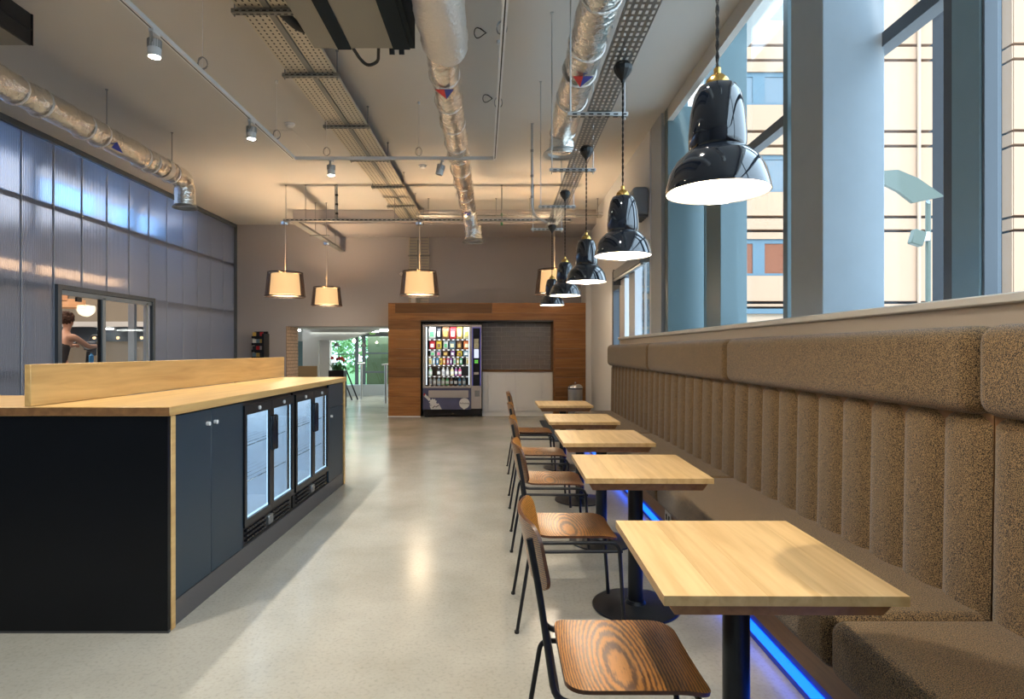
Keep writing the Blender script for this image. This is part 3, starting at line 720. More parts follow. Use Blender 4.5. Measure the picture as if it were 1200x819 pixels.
obj('lit_strip', bx(gx0+.06, gx0+.075, VF+.03, VF+.06, gz0+.06, gz1-.05), 'led_white', vm, world=True)
obj('lit_strip', bx(gx1-.05, gx1-.035, VF+.03, VF+.06, gz0+.06, gz1-.05), 'led_white', vm, world=True)
obj('side_wall', MB().box(gx0+.055, gx0+.058, VF+.06, 12.55, gz0, gz1), 'galv_dark', vm, world=True)
obj('machine_back', bx(gx0+.06, gx1-.03, 12.50, 12.52, gz0, gz1), 'shelf_dark', vm, world=True)
lp_ = obj('lower_panel', bx(gx0, gx1, VF-.008, VF+.02, vz(479.8), gz0-.005, bev=.003), 'vend_blue', vm, world=True)
obj('delivery_flap', MB().box(vx(502.3), vx(549), VF-.03, VF-.008, vz(466), vz(457.4), bev=.006).box(vx(504), vx(547.5), VF-.034, VF-.03, vz(464.6), vz(458.8), bev=.002), 'vend_silver', lp_, world=True)
# white bubble sign
cx, cz, rr = vx(544.3), vz(472.5), .106
pts = []
for k in range(28):
    a = -PI*.42+2*PI*k/28*.93; pts.append((cx+rr*math.cos(a), cz+rr*math.sin(a)))
pts.append((cx-.01, cz-rr-.02))
bub = obj('bubble_sign', MB().prism(pts, 'Y', VF-.011, VF-.0085), 'white_paint', lp_, world=True)
text('lettering', 'Refreshing', .045, 'lettering', lp_, Vector((cx, VF-.013, cz))-wloc(lp_), (PI/2, 0, 0))
star = []
cx, cz = vx(507.5), vz(471.5)
for k in range(18):
    a = 2*PI*k/18; q = .085 if k % 2 else .06; star.append((cx+q*math.cos(a), cz+q*math.sin(a)))
obj('burst_print', MB().prism(star, 'Y', VF-.011, VF-.0085), 'white_paint', lp_, world=True)
obj('stripe_print', MB().prism([(vx(496), vz(463.5)), (vx(497.5), vz(461)), (vx(504.5), vz(467)), (vx(503), vz(470))], 'Y', VF-.0105, VF-.0085), 'white_paint', lp_, world=True)
obj('red_print', MB().prism([(vx(496), vz(463.2)), (vx(497.3), vz(460.5)), (vx(498.6), vz(461.6)), (vx(497.3), vz(464.4))], 'Y', VF-.0112, VF-.0087), 'red', lp_, world=True)
obj('pack_print', MB().prism([(vx(505), vz(479.5)), (vx(503.6), vz(475.5)), (vx(514), vz(472.5)), (vx(517.8), vz(479.5))], 'Y', VF-.0108, VF-.0086), 'white_paint', lp_, world=True)
obj('scribble_print', MB().tube([(vx(507), VF-.012, vz(478)), (vx(509.5), VF-.012, vz(475.6)), (vx(511), VF-.012, vz(477)), (vx(514.5), VF-.012, vz(474.6))], .008, 5), 'lettering', lp_, world=True)
col = obj('control_column', bx(gx1+.004, X1-.01, VF-.012, VF+.02, vz(478.8), gz1, bev=.004), 'vend_silver', vm, world=True)
obj('control_panel', bx(vx(554.2), vx(562.6), VF-.017, VF-.012, vz(452), vz(384.5), bev=.002), 'vend_black', col, world=True)
obj('blue_trim', MB().box(vx(553.5), vx(554.1), VF-.016, VF-.012, vz(452), vz(384)).box(vx(562.7), vx(563.3), VF-.016, VF-.012, vz(452), vz(384)).box(vx(553.5), vx(563.3), VF-.016, VF-.012, vz(384.3), vz(383.6)), 'blue_trim', col, world=True)
obj('display', bx(vx(555.6), vx(561), VF-.019, VF-.017, vz(419.5), vz(409)), 'screen', col, world=True)
obj('advert', bx(vx(555.6), vx(561), VF-.019, VF-.017, vz(408.5), vz(397)), mat('advert', (.6, .55, .4), .5, var=.7, bscale=30), col, world=True)
kp = obj('keypad', bx(vx(556), vx(560.5), VF-.019, VF-.017, vz(426), vz(421.5)), 'frame_dark', col, world=True)
mat('green_led', (.1, .5, .05), .5, emit=(.2, .9, .1), es=.3)
for k in range(4): obj('key', bx(vx(556.4+(k % 2)*2), vx(558+(k % 2)*2), VF-.021, VF-.019, vz(423.4+(k//2)*2), vz(422+(k//2)*2)), 'green_led', kp, world=True)
obj('note_slot', bx(vx(555.6), vx(561.2), VF-.022, VF-.017, vz(438.8), vz(436)), 'vend_silver', col, world=True)
obj('coin_return', MB().box(vx(556.5), vx(562), VF-.02, VF-.012, vz(464.5), vz(457.5), bev=.004).box(vx(557.3), vx(561.2), VF-.022, VF-.02, vz(463), vz(459)), 'galv_dark', col, world=True)
obj('plinth', bx(X0+.02, X1-.02, VF+.04, 12.7, .03, .13), 'vend_black', vm, world=True)
for (fx, fy) in ((X0+.12, VF+.08), (X1-.12, VF+.08), (X0+.12, 12.6), (X1-.12, 12.6)):
    obj('foot', bx(fx-.08, fx+.08, fy-.03, fy+.06, 0, .12), 'black_metal', vm, world=True)
shelfy = [397.3, 409.3, 417.8, 427.6, 440.8, 452.0]
for sy in shelfy:
    sh = obj('shelf', MB().box(gx0+.065, gx1-.05, VF+.10, 12.48, vz(sy)-.012, vz(sy)-.002).box(gx0+.065, gx1-.05, VF+.09, VF+.10, vz(sy)-.03, vz(sy)+.004), 'shelf_dark', vm, world=True)
    tg = MB()
    for q in range(9): tg.box(gx0+.11+q*.095, gx0+.15+q*.095, VF+.086, VF+.09, vz(sy)-.024, vz(sy)-.002)
    obj('price_tag', tg, 'white_paint', sh, world=True)
lamp('vending_light', 'AREA', ((gx0+gx1)/2, VF+.05, gz1-.05), 1.8, (.9, .96, 1), shape='RECTANGLE', size=.9, size_y=.04, rot=(.5, 0, 0))
lamp('vending_light_low', 'AREA', ((gx0+gx1)/2, VF+.045, 1.25), 1.2, (.9, .96, 1), shape='RECTANGLE', size=.9, size_y=.9, rot=(PI/2, 0, 0)).rotation_euler = (PI/2, 0, 0)
pal = {'white': (.75, .78, .76), 'black': (.015, .015, .02), 'brown': (.22, .11, .05), 'red': (.6, .03, .04), 'gold': (.62, .42, .10), 'cream': (.78, .74, .45), 'yellow': (.85, .62, .06), 'blue grey': (.18, .28, .34), 'orange': (.8, .22, .06), 'pale blue': (.4, .62, .75), 'silver': (.5, .5, .52), 'pink': (.75, .14, .3), 'purple': (.35, .14, .4), 'green': (.12, .5, .2), 'blue': (.05, .3, .6), 'pale green': (.45, .65, .45)}
for k, c in pal.items(): mat('pack '+k, c, .35)
ords = ['first', 'second', 'third', 'fourth', 'fifth', 'sixth', 'seventh', 'eighth', 'ninth', 'tenth', 'eleventh']
rows = [
 ('top shelf', 'bag', 397.3, 382.6, [(501, 509.6, 'white'), (510.4, 516.2, 'black'), (517, 525.6, 'brown'), (526.2, 533.8, 'red'), (534.4, 541.2, 'gold'), (542.2, 550, 'cream')]),
 ('second shelf', 'bag', 409.3, 398.8, [(502, 509.2, 'red'), (510.2, 516.6, 'yellow'), (518.6, 524.4, 'white'), (525.6, 533, 'blue grey'), (534.6, 540.6, 'brown'), (542.6, 550, 'orange')]),
 ('third shelf', 'bag', 417.8, 410.2, [(503, 509.2, 'white'), (510.4, 516, 'silver'), (518, 524.6, 'brown'), (527, 532.4, 'purple'), (535, 541, 'yellow'), (542.4, 549.6, 'pale blue')]),
 ('fourth shelf', 'bar', 427.6, 418.8, [(501.2, 505.2, 'cream'), (505.8, 509, 'pale blue'), (510.2, 513.2, 'blue'), (514, 517.4, 'yellow'), (518.2, 521.2, 'orange'), (522.6, 525.4, 'pink'), (526.2, 529.2, 'purple'), (530.6, 533.4, 'white'), (534.4, 537.2, 'gold'), (538, 541.2, 'green'), (545.6, 549.4, 'cream')]),
 ('fifth shelf', 'bottle', 440.8, 430.6, [(501, 505.4, 'pale green'), (511.2, 515, 'black'), (516.6, 520.6, 'white'), (521.6, 525.4, 'silver'), (527, 531, 'cream'), (532, 535.4, 'purple'), (536.4, 540.2, 'pink')]),
 ('bottom shelf', 'bottle', 452.0, 442.2, [(501.6, 505.2, 'white'), (506.2, 510, 'silver'), (511.2, 515.2, 'pale blue'), (516.4, 520.2, 'pale green'), (521.4, 525.2, 'green'), (526.6, 530, 'brown'), (531.4, 535, 'black'), (536.2, 539.6, 'blue'), (541.4, 545, 'blue grey')])]
for (rn, kind, zb_, zt_, items) in rows:
    for i, (a, b_, c) in enumerate(items):
        xa, xb = vx(a), vx(b_); z0_, z1_ = vz(zb_)+.003, vz(zt_); xc = (xa+xb)/2; wd = xb-xa; h = z1_-z0_
        nth = ords[i]+' from left'
        if kind in ('bag', 'bar'):
            nm = 'snack_bag' if kind == 'bag' else 'snack_bar'
            t = thing(nm, '%s %s, %s on the vending %s' % (c, nm.replace('_', ' '), nth, rn), 'snack', (xc, VF+.16, z0_), 'snacks on the '+rn)
            dpt = .04 if kind == 'bag' else .018
            def fpos(u, v, sgn, wd=wd, h=h, dpt=dpt): return ((u-.5)*wd*(1-.06*math.sin(PI*v)), sgn*dpt*math.sin(PI*u)**.6*math.sin(PI*v)**.5, v*h)
            m_ = MB(); m_.grid(lambda u, v: fpos(u, v, -1), 6, 6).grid(lambda u, v: fpos(u, v, 1), 6, 6); bmesh.ops.remove_doubles(m_.bm, verts=m_.bm.verts, dist=.0005)
            obj('wrapper', m_, 'pack '+c, t)
            k2 = {'white': 'green', 'black': 'white', 'brown': 'gold', 'red': 'white', 'gold': 'white', 'cream': 'gold', 'yellow': 'brown', 'blue grey': 'cream', 'orange': 'cream', 'pale blue': 'white', 'silver': 'pink', 'purple': 'white', 'blue': 'white', 'pink': 'white', 'green': 'white'}[c]
            obj('print', bx(-wd*.28, wd*.28, -dpt-.004, -dpt*.7, h*.2, h*.62, bev=.002), 'pack '+k2, t)
        else:
            t = thing('drink_bottle', '%s drink bottle, %s on the vending %s' % (c, nth, rn), 'bottle', (xc, VF+.17, z0_), 'drinks on the '+rn)
            r_ = wd*.48
            obj('body', MB().lathe([(0, 0), (r_, 0), (r_, h*.62), (r_*.8, h*.74), (r_*.4, h*.86), (r_*.4, h*.9), (0, h*.9)], n=14), 'pack '+c, t)
            obj('bottle_label', MB().lathe([(r_*1.01, h*.18), (r_*1.04, h*.19), (r_*1.04, h*.52), (r_*1.01, h*.53)], n=14), 'pack white' if c != 'white' else 'pack silver', t)
            obj('cap', MB().lathe([(0, h*.9), (r_*.5, h*.9), (r_*.5, h), (0, h)], n=12), 'pack white', t)

# magazine rack
t = thing('leaflet_rack', 'black wall rack of red and white leaflets left of the brick doorway', 'rack', (-5.2, 12.6, 1.1))
obj('frame', MB().box(-5.27, -5.0, 12.74, 12.795, .95, 1.75).box(-5.02, -4.98, 12.5, 12.795, .95, 1.70), 'black_metal', t, world=True)
for k in range(5):
    z = 1.02+k*.145
    pk = obj('pocket', bx(-5.27, -5.03, 12.58, 12.6, z, z+.05), 'black_metal', t, world=True)
for k in range(5):
    z = 1.02+k*.145
    for q in range(3):
        c = ['pack red', 'pack white', 'pack blue grey', 'pack gold', 'pack black'][(k*2+q) % 5]
        tag(obj('leaflet', bx(-5.26+q*.075, -5.19+q*.075, 12.61+.004*q, 12.625+.004*q, z+.005, z+.13), c), '%s leaflet, %s in the %s rack pocket' % (c[5:], ['left', 'middle', 'right'][q], ['lowest', 'second lowest', 'middle', 'second highest', 'highest'][k]), 'leaflet', 'leaflets in the wall rack')

# ------------------------------------------------------------------ bar counter
XC = -1.58; CY0, CY1 = 2.83, 6.03; CT = 1.075
bc = thing('bar_counter', 'bar counter with black end panel, navy doors and oak gables', 'counter', (-2.0, 4.4, 0))
obj('end_panel', bx(-4.6, XC-.003, CY0, CY0+.025, .012, 1.03), 'black_panel', bc, world=True)
obj('foot_strip', bx(-4.6, XC-.0, CY0+.003, CY0+.02, 0, .012), 'plinth_grey', bc, world=True)
obj('gable', bx(XC-.64, XC, CY0+.026, CY0+.066, .0, 1.03, bev=.002), 'oak_counter', bc, world=True)
obj('gable', bx(XC-.64, XC, CY1-.04, CY1, 0, 1.03, bev=.002), 'oak_counter', bc, world=True)
obj('plinth', bx(XC-.03, XC-.012, CY0+.07, CY1-.04, 0, .122), 'plinth_grey', bc, world=True)
obj('back_panel', bx(XC-.66, XC-.64, CY0+.03, CY1, 0, 1.03), 'black_panel', bc, world=True)
obj('return_panel', bx(-4.6, XC-.67, 3.45, 3.47, 0, 1.03), 'black_panel', bc, world=True)
def cdoor(ya, yb, za, zb_, knob=None, nm='door'):
    d_ = obj(nm, bx(XC-.034, XC-.012, ya+.0015, yb-.0015, za, zb_, bev=.0015), 'navy_door', bc, world=True)
    if knob is not None:
        for ky in knob: obj('lock', MB().tube([(XC-.012, ky, zb_-.075), (XC+.006, ky, zb_-.075)], .011, 14), 'white_paint', d_, world=True)
cdoor(2.90, 3.275, .126, 1.022, (3.225,)); cdoor(3.275, 3.668, .126, 1.022, (3.31,))
obj('divider', bx(XC-.5, XC-.013, 3.668, 3.676, .126, 1.022), 'navy_door', bc, world=True)
cdoor(5.50, 5.985, .81, 1.022, nm='drawer'); cdoor(5.50, 5.985, .126, .805, (5.56,))
# worktop
wt = thing('oak_worktop', 'thick oak worktop on the bar counter', 'worktop', (-2.0, 4.4, 1.03))
obj('top', bx(-2.22, XC+.012, CY0-.008, CY1+.012, 1.031, CT, bev=.003), 'oak_counter', wt, world=True)
obj('return_top', bx(-4.6, -2.222, CY0-.004, 3.56, 1.031, CT-.001, bev=.003), 'oak_counter', wt, world=True)
tag(obj('oak_upstand', bx(-2.262, -2.232, CY0+.0, CY1+.1, CT+.001, 1.275, bev=.002), 'oak_counter'), 'oak upstand board along the back of the counter', 'upstand')
obj('end_grain', bx(-4.6, XC+.010, CY0-.0095, CY0-.0085, 1.034, CT-.003), 'oak_dark_edge', wt, world=True)
# bottle fridges
def fridge(ya, yb):
    t = thing('bottle_fridge', '', 'fridge', (XC-.27, (ya+yb)/2, .126))
    fx = XC-.03; ym = (ya+yb)/2; za, zb_ = .128, 1.018
    sh = MB(); sh.box(XC-.54, fx, ya, ya+.02, za, zb_).box(XC-.54, fx, yb-.02, yb, za, zb_).box(XC-.54, fx, ya+.02, yb-.02, zb_-.03, zb_).box(XC-.54, XC-.52, ya+.02, yb-.02, za, zb_-.03).box(XC-.52, fx, ya+.02, yb-.02, za, .24)
    obj('shell', sh, 'black_metal', t, world=True)
    il = MB(); il.box(XC-.52, XC-.51, ya+.02, yb-.02, .24, .985).box(XC-.51, fx-.02, ya+.02, ya+.028, .24, .985).box(XC-.51, fx-.02, yb-.028, yb-.02, .24, .985).box(XC-.51, fx-.02, ya+.028, yb-.028, .24, .25)
    obj('liner', il, 'fridge_white', t, world=True)
    for zz in (.50, .73):
        g = MB()
        for k in range(9): g.tube([(XC-.50+k*.055, ya+.03, zz), (XC-.50+k*.055, yb-.03, zz)], .0025, 5)
        g.tube([(XC-.06, ya+.03, zz), (XC-.06, yb-.03, zz)], .004, 6)
        obj('wire_shelf', g, 'chrome', t, world=True)
    for s, (da, db) in enumerate(((ya+.004, ym-.003), (ym+.003, yb-.004))):
        fr = MB(); z0, z1 = .245, 1.0; st = .034
        x0_, x1_ = fx+.001, XC-.004
        fr.box(x0_, x1_, da, da+st, z0, z1).box(x0_, x1_, db-st, db, z0, z1).box(x0_, x1_, da+st, db-st, z1-.06, z1).box(x0_, x1_, da+st, db-st, z0, z0+.045)
        d_ = obj('door', fr, 'black_metal', t, world=True)
        obj('pane', bx(XC-.018, XC-.014, da+st, db-st, z0+.045, z1-.06), 'glass_fridge', d_, world=True)
        obj('seal', MB().box(XC-.024, XC-.02, da+st, da+st+.010, z0+.045, z1-.06).box(XC-.024, XC-.02, db-st-.010, db-st, z0+.045, z1-.06).box(XC-.024, XC-.02, da+st, db-st, z0+.045, z0+.057), 'led_seal', d_, world=True)
        ky = (da+db)/2
        obj('lock', MB().tube([(XC-.004, ky, z1-.03), (XC+.006, ky, z1-.03)], .013, 14), 'white_paint', d_, world=True)
        hy = db-.022 if s == 0 else da+.022
        obj('handle', bx(XC-.004, XC+.028, hy-.014, hy+.014, .66, .90, bev=.012, seg=3), 'vend_black', d_, world=True)
    for rng in (range(0, 8), range(11, 20)):
        gr = MB()
        for k in rng:
            gy = ya+.05+k*(yb-ya-.1)/20
            for q in range(3): gr.box(fx+.0, XC-.01, gy, gy+.028, .148+q*.03, .160+q*.03)
        obj('vent_grille', gr, 'vend_black', t, world=True)['kind'] = 'stuff'
    obj('thermostat', bx(fx, XC-.006, ym-.05, ym+.03, .155, .215, bev=.003), 'galv_dark', t, world=True)
    lamp('fridge_light', 'AREA', (XC-.26, ym, .975), .9, (.80, .92, 1), shape='RECTANGLE', size=.3, size_y=yb-ya-.1)
    return t
mat('led_seal', (.8, .9, 1), .5, emit=(.7, .9, 1), es=.45)
fridge(3.68, 4.56)['label'] = 'double glass door black fridge nearest the navy doors'
fridge(4.60, 5.47)['label'] = 'double glass door black fridge nearest the counter far end'

# ------------------------------------------------------------------ tables
def make_table(yc, label, hy=.325, rz=0):
    t = thing('cafe_table', label, 'table', (.70, yc, 0), 'square oak cafe tables', rz)
    xs_ = [-.30, -.165, -.045, .085, .20, .30]
    tt = MB()
    # chamfered under board
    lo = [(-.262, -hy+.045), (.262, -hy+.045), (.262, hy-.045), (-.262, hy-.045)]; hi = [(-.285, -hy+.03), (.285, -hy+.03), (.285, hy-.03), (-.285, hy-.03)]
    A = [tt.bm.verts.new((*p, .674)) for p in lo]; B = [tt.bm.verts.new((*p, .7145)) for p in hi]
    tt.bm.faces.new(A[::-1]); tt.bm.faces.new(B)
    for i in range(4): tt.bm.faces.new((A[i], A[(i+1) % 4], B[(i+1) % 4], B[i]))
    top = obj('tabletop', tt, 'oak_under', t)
    for i in range(5):
        obj('board', bx(xs_[i]+.0001, xs_[i+1]-.0001, -hy, hy, .715, .74, bev=.0003), 'oak_light', top)
    obj('pole', MB().lathe([(0, .02), (.039, .02), (.039, .672), (0, .672)], n=28), 'black_base', t)
    obj('mounting_plate', bx(-.15, .15, -.15, .15, .666, .6735), 'black_base', t)
    obj('base', MB().lathe([(0, 0), (.222, 0), (.225, .004), (.222, .010), (.12, .016), (.055, .024), (.045, .04), (0, .04)], n=56), 'black_base', t)
    return t
tl = ['nearest square oak cafe table, largest at the right front', 'second nearest oak cafe table, behind the front one', 'third oak cafe table along the bench, the middle one', 'fourth oak cafe table along the bench, last but one', 'farthest oak cafe table, nearest the steel bin']
for i, (y, rz) in enumerate(((1.785, -.008), (3.13, -.012), (4.2, 0), (5.36, 0), (6.84, .01))): make_table(y, tl[i], rz=rz)

# ------------------------------------------------------------------ chairs
def make_chair(loc, label):
    t = thing('cafe_chair', label, 'chair', loc, 'brown plywood chairs along the tables')
    # local x: -.365 offset from world X .365 ; seat
    hx, hy = .195, .205
    def seat(u, v):
        x = -hx+2*hx*u; y = -hy+2*hy*v
        # rounded corners
        rc = .045; ax, ay = abs(x), abs(y)
        if ax > hx-rc and ay > hy-rc:
            dx, dy = ax-(hx-rc), ay-(hy-rc); d_ = math.hypot(dx, dy); m_ = max(dx, dy)
            if d_ > 1e-6: k = m_/d_; x = math.copysign(hx-rc+dx*k, x); y = math.copysign(hy-rc+dy*k, y)
        z = .452-.008*(1-(y/hy)**2)
        if x > .10: z -= .016*((x-.10)/(hx-.10))**2
        if x < -.12: z += .008*((-x-.12)/(hx-.12))**2
        return (x, y, z)
    s_ = obj('seat', MB().grid(seat, 26, 22, thick=.011), 'ply_brown', t, sharp=50)
    s_.data.materials.append(M['ply_edge'])
    for p in s_.data.polygons:
        if abs(p.normal.z) < .3 : p.material_index = 1
    def back(u, v):
        y = -.20+.40*u; zz = .695+.18*v
        rc = .05; dy = max(0, abs(y)-(.20-rc)); dz = max(0, abs(zz-.785)-(.09-rc))
        if dy > 0 and dz > 0:
            d_ = math.hypot(dy, dz); k = max(dy, dz)/d_
            y = math.copysign(.20-rc+dy*k, y); zz = .785+math.copysign(.09-rc+dz*k, zz-.785)
        x = -.325-.2*(zz-.785)+.045*(y/.2)**2+.006
        return (x+.018, y, zz)
    b_ = obj('backrest', MB().grid(back, 22, 12, thick=.010), 'ply_brown', t, sharp=50)
    b_.data.materials.append(M['ply_edge'])
    for p in b_.data.polygons:
        if abs(p.normal.x) < .6: p.material_index = 1
    for s in (-1, 1):
        obj('side_frame', MB().tube([(-.292, s*.19, .845), (-.265, s*.197, .70), (-.225, s*.205, .419), (.195, s*.205, .419), (.222, s*.195, .0)], .0095, 10, fillet=.05), 'black_metal', t)
        obj('rear_leg', MB().tube([(.212, s*.199, .375), (-.235, s*.215, .380), (-.298, s*.228, .0)], .0085, 10, fillet=.03), 'black_metal', t)
        for (px, py) in ((.222, s*.195), (-.298, s*.228)):
            obj('foot_cap', MB().lathe([(0, 0), (.011, 0), (.012, .012), (0, .012)], px, py, 0, n=12), 'rubber', t)
    obj('cross_bar', MB().tube([(-.215, -.2, .415), (-.215, .2, .415)], .008, 8), 'black_metal', t)
    obj('cross_bar', MB().tube([(.16, -.2, .412), (.16, .2, .412)], .008, 8), 'black_metal', t)
    return t
cl = ['nearest brown plywood chair at the front table', 'second nearest brown plywood chair, at the second table', 'third brown plywood chair from the camera, at the middle table', 'fourth brown plywood chair, at the fourth table', 'farthest brown plywood chair, at the last table']
ch0 = make_chair((.365, 1.765, 0), cl[0])
for i, (y, rz) in enumerate(((3.07, .02), (4.2, -.01), (5.3, .0), (6.72, .015))): dup(ch0, (.365, y, 0), rz, cl[i+1])

# ------------------------------------------------------------------ bench
seams = [-.25, 1.97, 4.15, 6.37, 8.80]
names = ['nearest tweed bench unit, at the right picture edge', 'tweed bench unit behind the two nearest tables', 'tweed bench unit behind the middle tables', 'farthest tweed bench unit, beside the white pier']
def puffbox(x0, x1, y0, y1, z0, z1, r, seg=4):
    return bx(x0, x1, y0, y1, z0, z1, bev=r, seg=seg)
for i in range(4):
    ya, yb = seams[i]+.003, seams[i+1]-.003
    t = thing('bench_unit', names[i], 'bench', (1.4, (ya+yb)/2, 0), 'tweed banquette along the window wall')
    obj('seat_cushion', puffbox(1.07, 1.66, ya, yb, .275, .465, .045, 5), 'tweed', t, world=True)
    obj('headrest', puffbox(1.545, 1.70, ya, yb, 1.125, 1.425, .06, 5), 'tweed', t, world=True)
    n = round((yb-ya)/.2165); p = (yb-ya)/n
    prof = []
    def chan(ya_, yb_):
        def fn(u, v):
            y = ya_+(yb_-ya_)*u; z = .45+.69*v
            bulge = (1-abs(2*u-1)**3)*.026
            topr = 0 if v < .93 else .03*((v-.93)/.07)**2
            return (1.615-bulge+.012*v+topr-.0, y, z)
        return MB().grid(fn, 10, 14, thick=.0)
    base = None
    for k in range(n):
        c0, c1 = ya+k*p, ya+(k+1)*p
        m_ = chan(c0+.0005, c1-.0005)
        obj('back_channel', m_, 'tweed', t, world=True, sharp=80)
    obj('back_board', bx(1.625, 1.70, ya, yb, .30, 1.13), 'oak_dark_edge', t, world=True)
fa = thing('bench_fascia', 'dark oak kickboard under the bench', 'kickboard', (1.13, 4.2, .2))
obj('board', bx(1.118, 1.138, -.25, 8.78, .167, .274), 'oak_dark_edge', fa, world=True)
obj('support', bx(1.185, 1.22, -.25, 8.78, .0, .274), 'black_metal', fa, world=True)
obj('end_board', bx(1.09, 1.70, 8.785, 8.80, 0, .274), 'oak_dark_edge', fa, world=True)
for y in (3.42, 4.0):
    so = obj('socket_plate', bx(1.111, 1.1178, y-.07, y+.07, .18, .262, bev=.002), 'brushed_steel', fa, world=True)
    for q in (-.03, .03): obj('socket', bx(1.109, 1.111, y+q-.015, y+q+.015, .20, .24), 'vend_black', so, world=True)
t = thing('led_strip', 'glowing blue led strip along the foot of the bench', 'light', (1.17, 4.2, 0))
obj('channel', bx(1.166, 1.184, -.25, 8.75, .002, .165), 'channel_glow_blue', t, world=True)
obj('diffuser', bx(1.160, 1.165, -.25, 8.75, .035, .085), 'led_blue', t, world=True)

# ------------------------------------------------------------------ ducts
def duct(pts, r, mb=None, seg=.06, n=28, wr=.012, bands=()):
    P = [Vector(p) for p in pts]; out = []; 
    # resample with fillet
    Q = [P[0]]
    for i in range(1, len(P)-1):
        a = (P[i-1]-P[i]); b_ = (P[i+1]-P[i]); f_ = min(r*1.6, a.length*.45, b_.length*.45)
        A = P[i]+a.normalized()*f_; B = P[i]+b_.normalized()*f_
        for k in range(9):
            t_ = k/8; Q.append(A*(1-t_)**2+P[i]*2*t_*(1-t_)+B*t_*t_)
    Q.append(P[-1])
    R = [Q[0]]
    for i in range(1, len(Q)):
        L_ = (Q[i]-Q[i-1]).length; k = max(1, int(L_/seg))
        for q in range(1, k+1): R.append(Q[i-1].lerp(Q[i], q/k))
    mb = mb or MB(); rings = []; up = None
    for i, p in enumerate(R):
        d_ = (R[min(i+1, len(R)-1)]-R[max(i-1, 0)]).normalized()
        if up is None: up = Vector((0, 0, 1)) if abs(d_.z) < .9 else Vector((1, 0, 0))
        sx = d_.cross(up).normalized(); up = sx.cross(d_).normalized(); rg = []
        pinch = 0
        if i % 9 == 4: pinch = -.010
        for k in range(n):
            a = 2*PI*k/n; q = r+random.uniform(-wr, wr)*.35+wr*.5*math.sin(a*3+i*.7)*math.sin(i*.33)+pinch
            rg.append(mb.bm.verts.new(p+(sx*math.cos(a)+up*math.sin(a))*q))
        rings.append(rg)
    for i in range(len(rings)-1):
        for k in range(n): mb.bm.faces.new((rings[i][k], rings[i][(k+1) % n], rings[i+1][(k+1) % n], rings[i+1][k]))
    mb.bm.faces.new(rings[0]); mb.bm.faces.new(rings[-1])
    return mb
def flange(x, y, z, r, h=.03):
    return MB().lathe([(r*.92, 0), (r*1.22, -.01), (r*1.22, .0), (r*1.0, h), (r*.92, h), (r*.92, 0)], x, y, z, n=36)
def bands(parent, axis_pts, r):
    for (x, y, z, rx) in axis_pts:
        m_ = MB(); n = 40
        m_.lathe([(r*.99, -.012), (r*1.05, -.008), (r*1.06, .006), (r*.99, .012)], 0, 0, 0, n=n)
        for v in m_.bm.verts: v.co.x += random.uniform(-.003, .003); v.co.y += random.uniform(-.003, .003)
        o = obj('tape_band', m_, 'foil_matte', parent, loc=Vector((x, y, z))-wloc(parent)); o.rotation_euler = (rx, 0, .05)
# left duct
t = thing('foil_duct', 'silver foil duct along the left wall, elbow turned down', 'duct', (-4.08, 5, 3.52))
obj('sleeve', duct([(-4.08, 0, 3.52), (-4.08, 7.68, 3.54), (-4.08, 7.70, 3.2)], .122), 'foil', t, world=True, sharp=80)
obj('outlet_ring', flange(-4.08, 7.70, 3.185, .125), 'galv_dark', t, world=True)
bands(t, [(-4.08, y, 3.525, PI/2) for y in (5.0, 5.27, 5.82, 6.05, 6.75, 6.93, 7.35)], .125)
obj('grey_band', MB().lathe([(.128, -.05), (.13, -.05), (.13, .05), (.128, .05)], n=36), 'foil_matte', t, loc=(0, 2.2, .02)).rotation_euler = (PI/2, 0, 0)
obj('flow_label', MB().prism([(0, 0), (.09, .12), (.09, -.06)], 'Z', 0, .002), 'blue_label', t, loc=Vector((-3.965, 6.15, 3.50))-wloc(t)).rotation_euler = (0, PI*.55, 0)
def rod(x, y, z0, z1, parent, r=.005, m='galv_dark', nm='hanger_rod'):
    return obj(nm, MB().tube([(x, y, z0), (x, y, z1)], r, 8).tube([(x, y, z1-.008), (x, y, z1)], r*3, 8), m, parent, world=True)
for y in (2.5, 4.3, 6.17, 7.39): rod(-4.08, y, 3.64, ZC, t)
# centre duct
t = thing('foil_duct', 'silver foil duct running down the middle of the ceiling', 'duct', (-.47, 6, 3.54))
obj('sleeve', duct([(-.44, 4.2, 3.54), (-.52, 9.35, 3.54), (-.45, 9.42, 3.20)], .115), 'foil', t, world=True, sharp=80)
obj('lagged_sleeve', duct([(-.40, .6, 3.54), (-.40, 4.28, 3.54)], .165, wr=.014), 'foil_matte', t, world=True, sharp=80)
obj('outlet_cone', duct([(-.45, 9.42, 3.30), (-.45, 9.42, 3.10)], .14, seg=.03, wr=.02), 'foil', t, world=True, sharp=80)
obj('outlet_ring', flange(-.45, 9.42, 3.06, .145), 'galv_dark', t, world=True)
bands(t, [(-.45-.08*(y-4.3)/5, y, 3.54, PI/2) for y in (4.75, 5.25, 5.75, 6.3, 6.7, 7.2, 7.8, 8.4, 8.9)], .118)
lb = obj('flow_label', MB().prism([(-.075, 0), (0, 0), (0, .18)], 'Z', 0, .002), 'red', t, loc=Vector((-.455, 4.74, 3.412))-wloc(t))
lb2 = obj('flow_label', MB().prism([(0, 0), (.075, 0), (0, .18)], 'Z', 0, .002), 'blue_label', t, loc=Vector((-.455, 4.74, 3.412))-wloc(t))
obj('flow_label', MB().prism([(-.06, 0), (.06, 0), (0, .2)], 'Z', 0, .002), 'blue_label', t, loc=Vector((-.52, 9.0, 3.42))-wloc(t))
for y in (5.6, 7.4, 9.0): rod(-.47, y, 3.65, ZC, t)
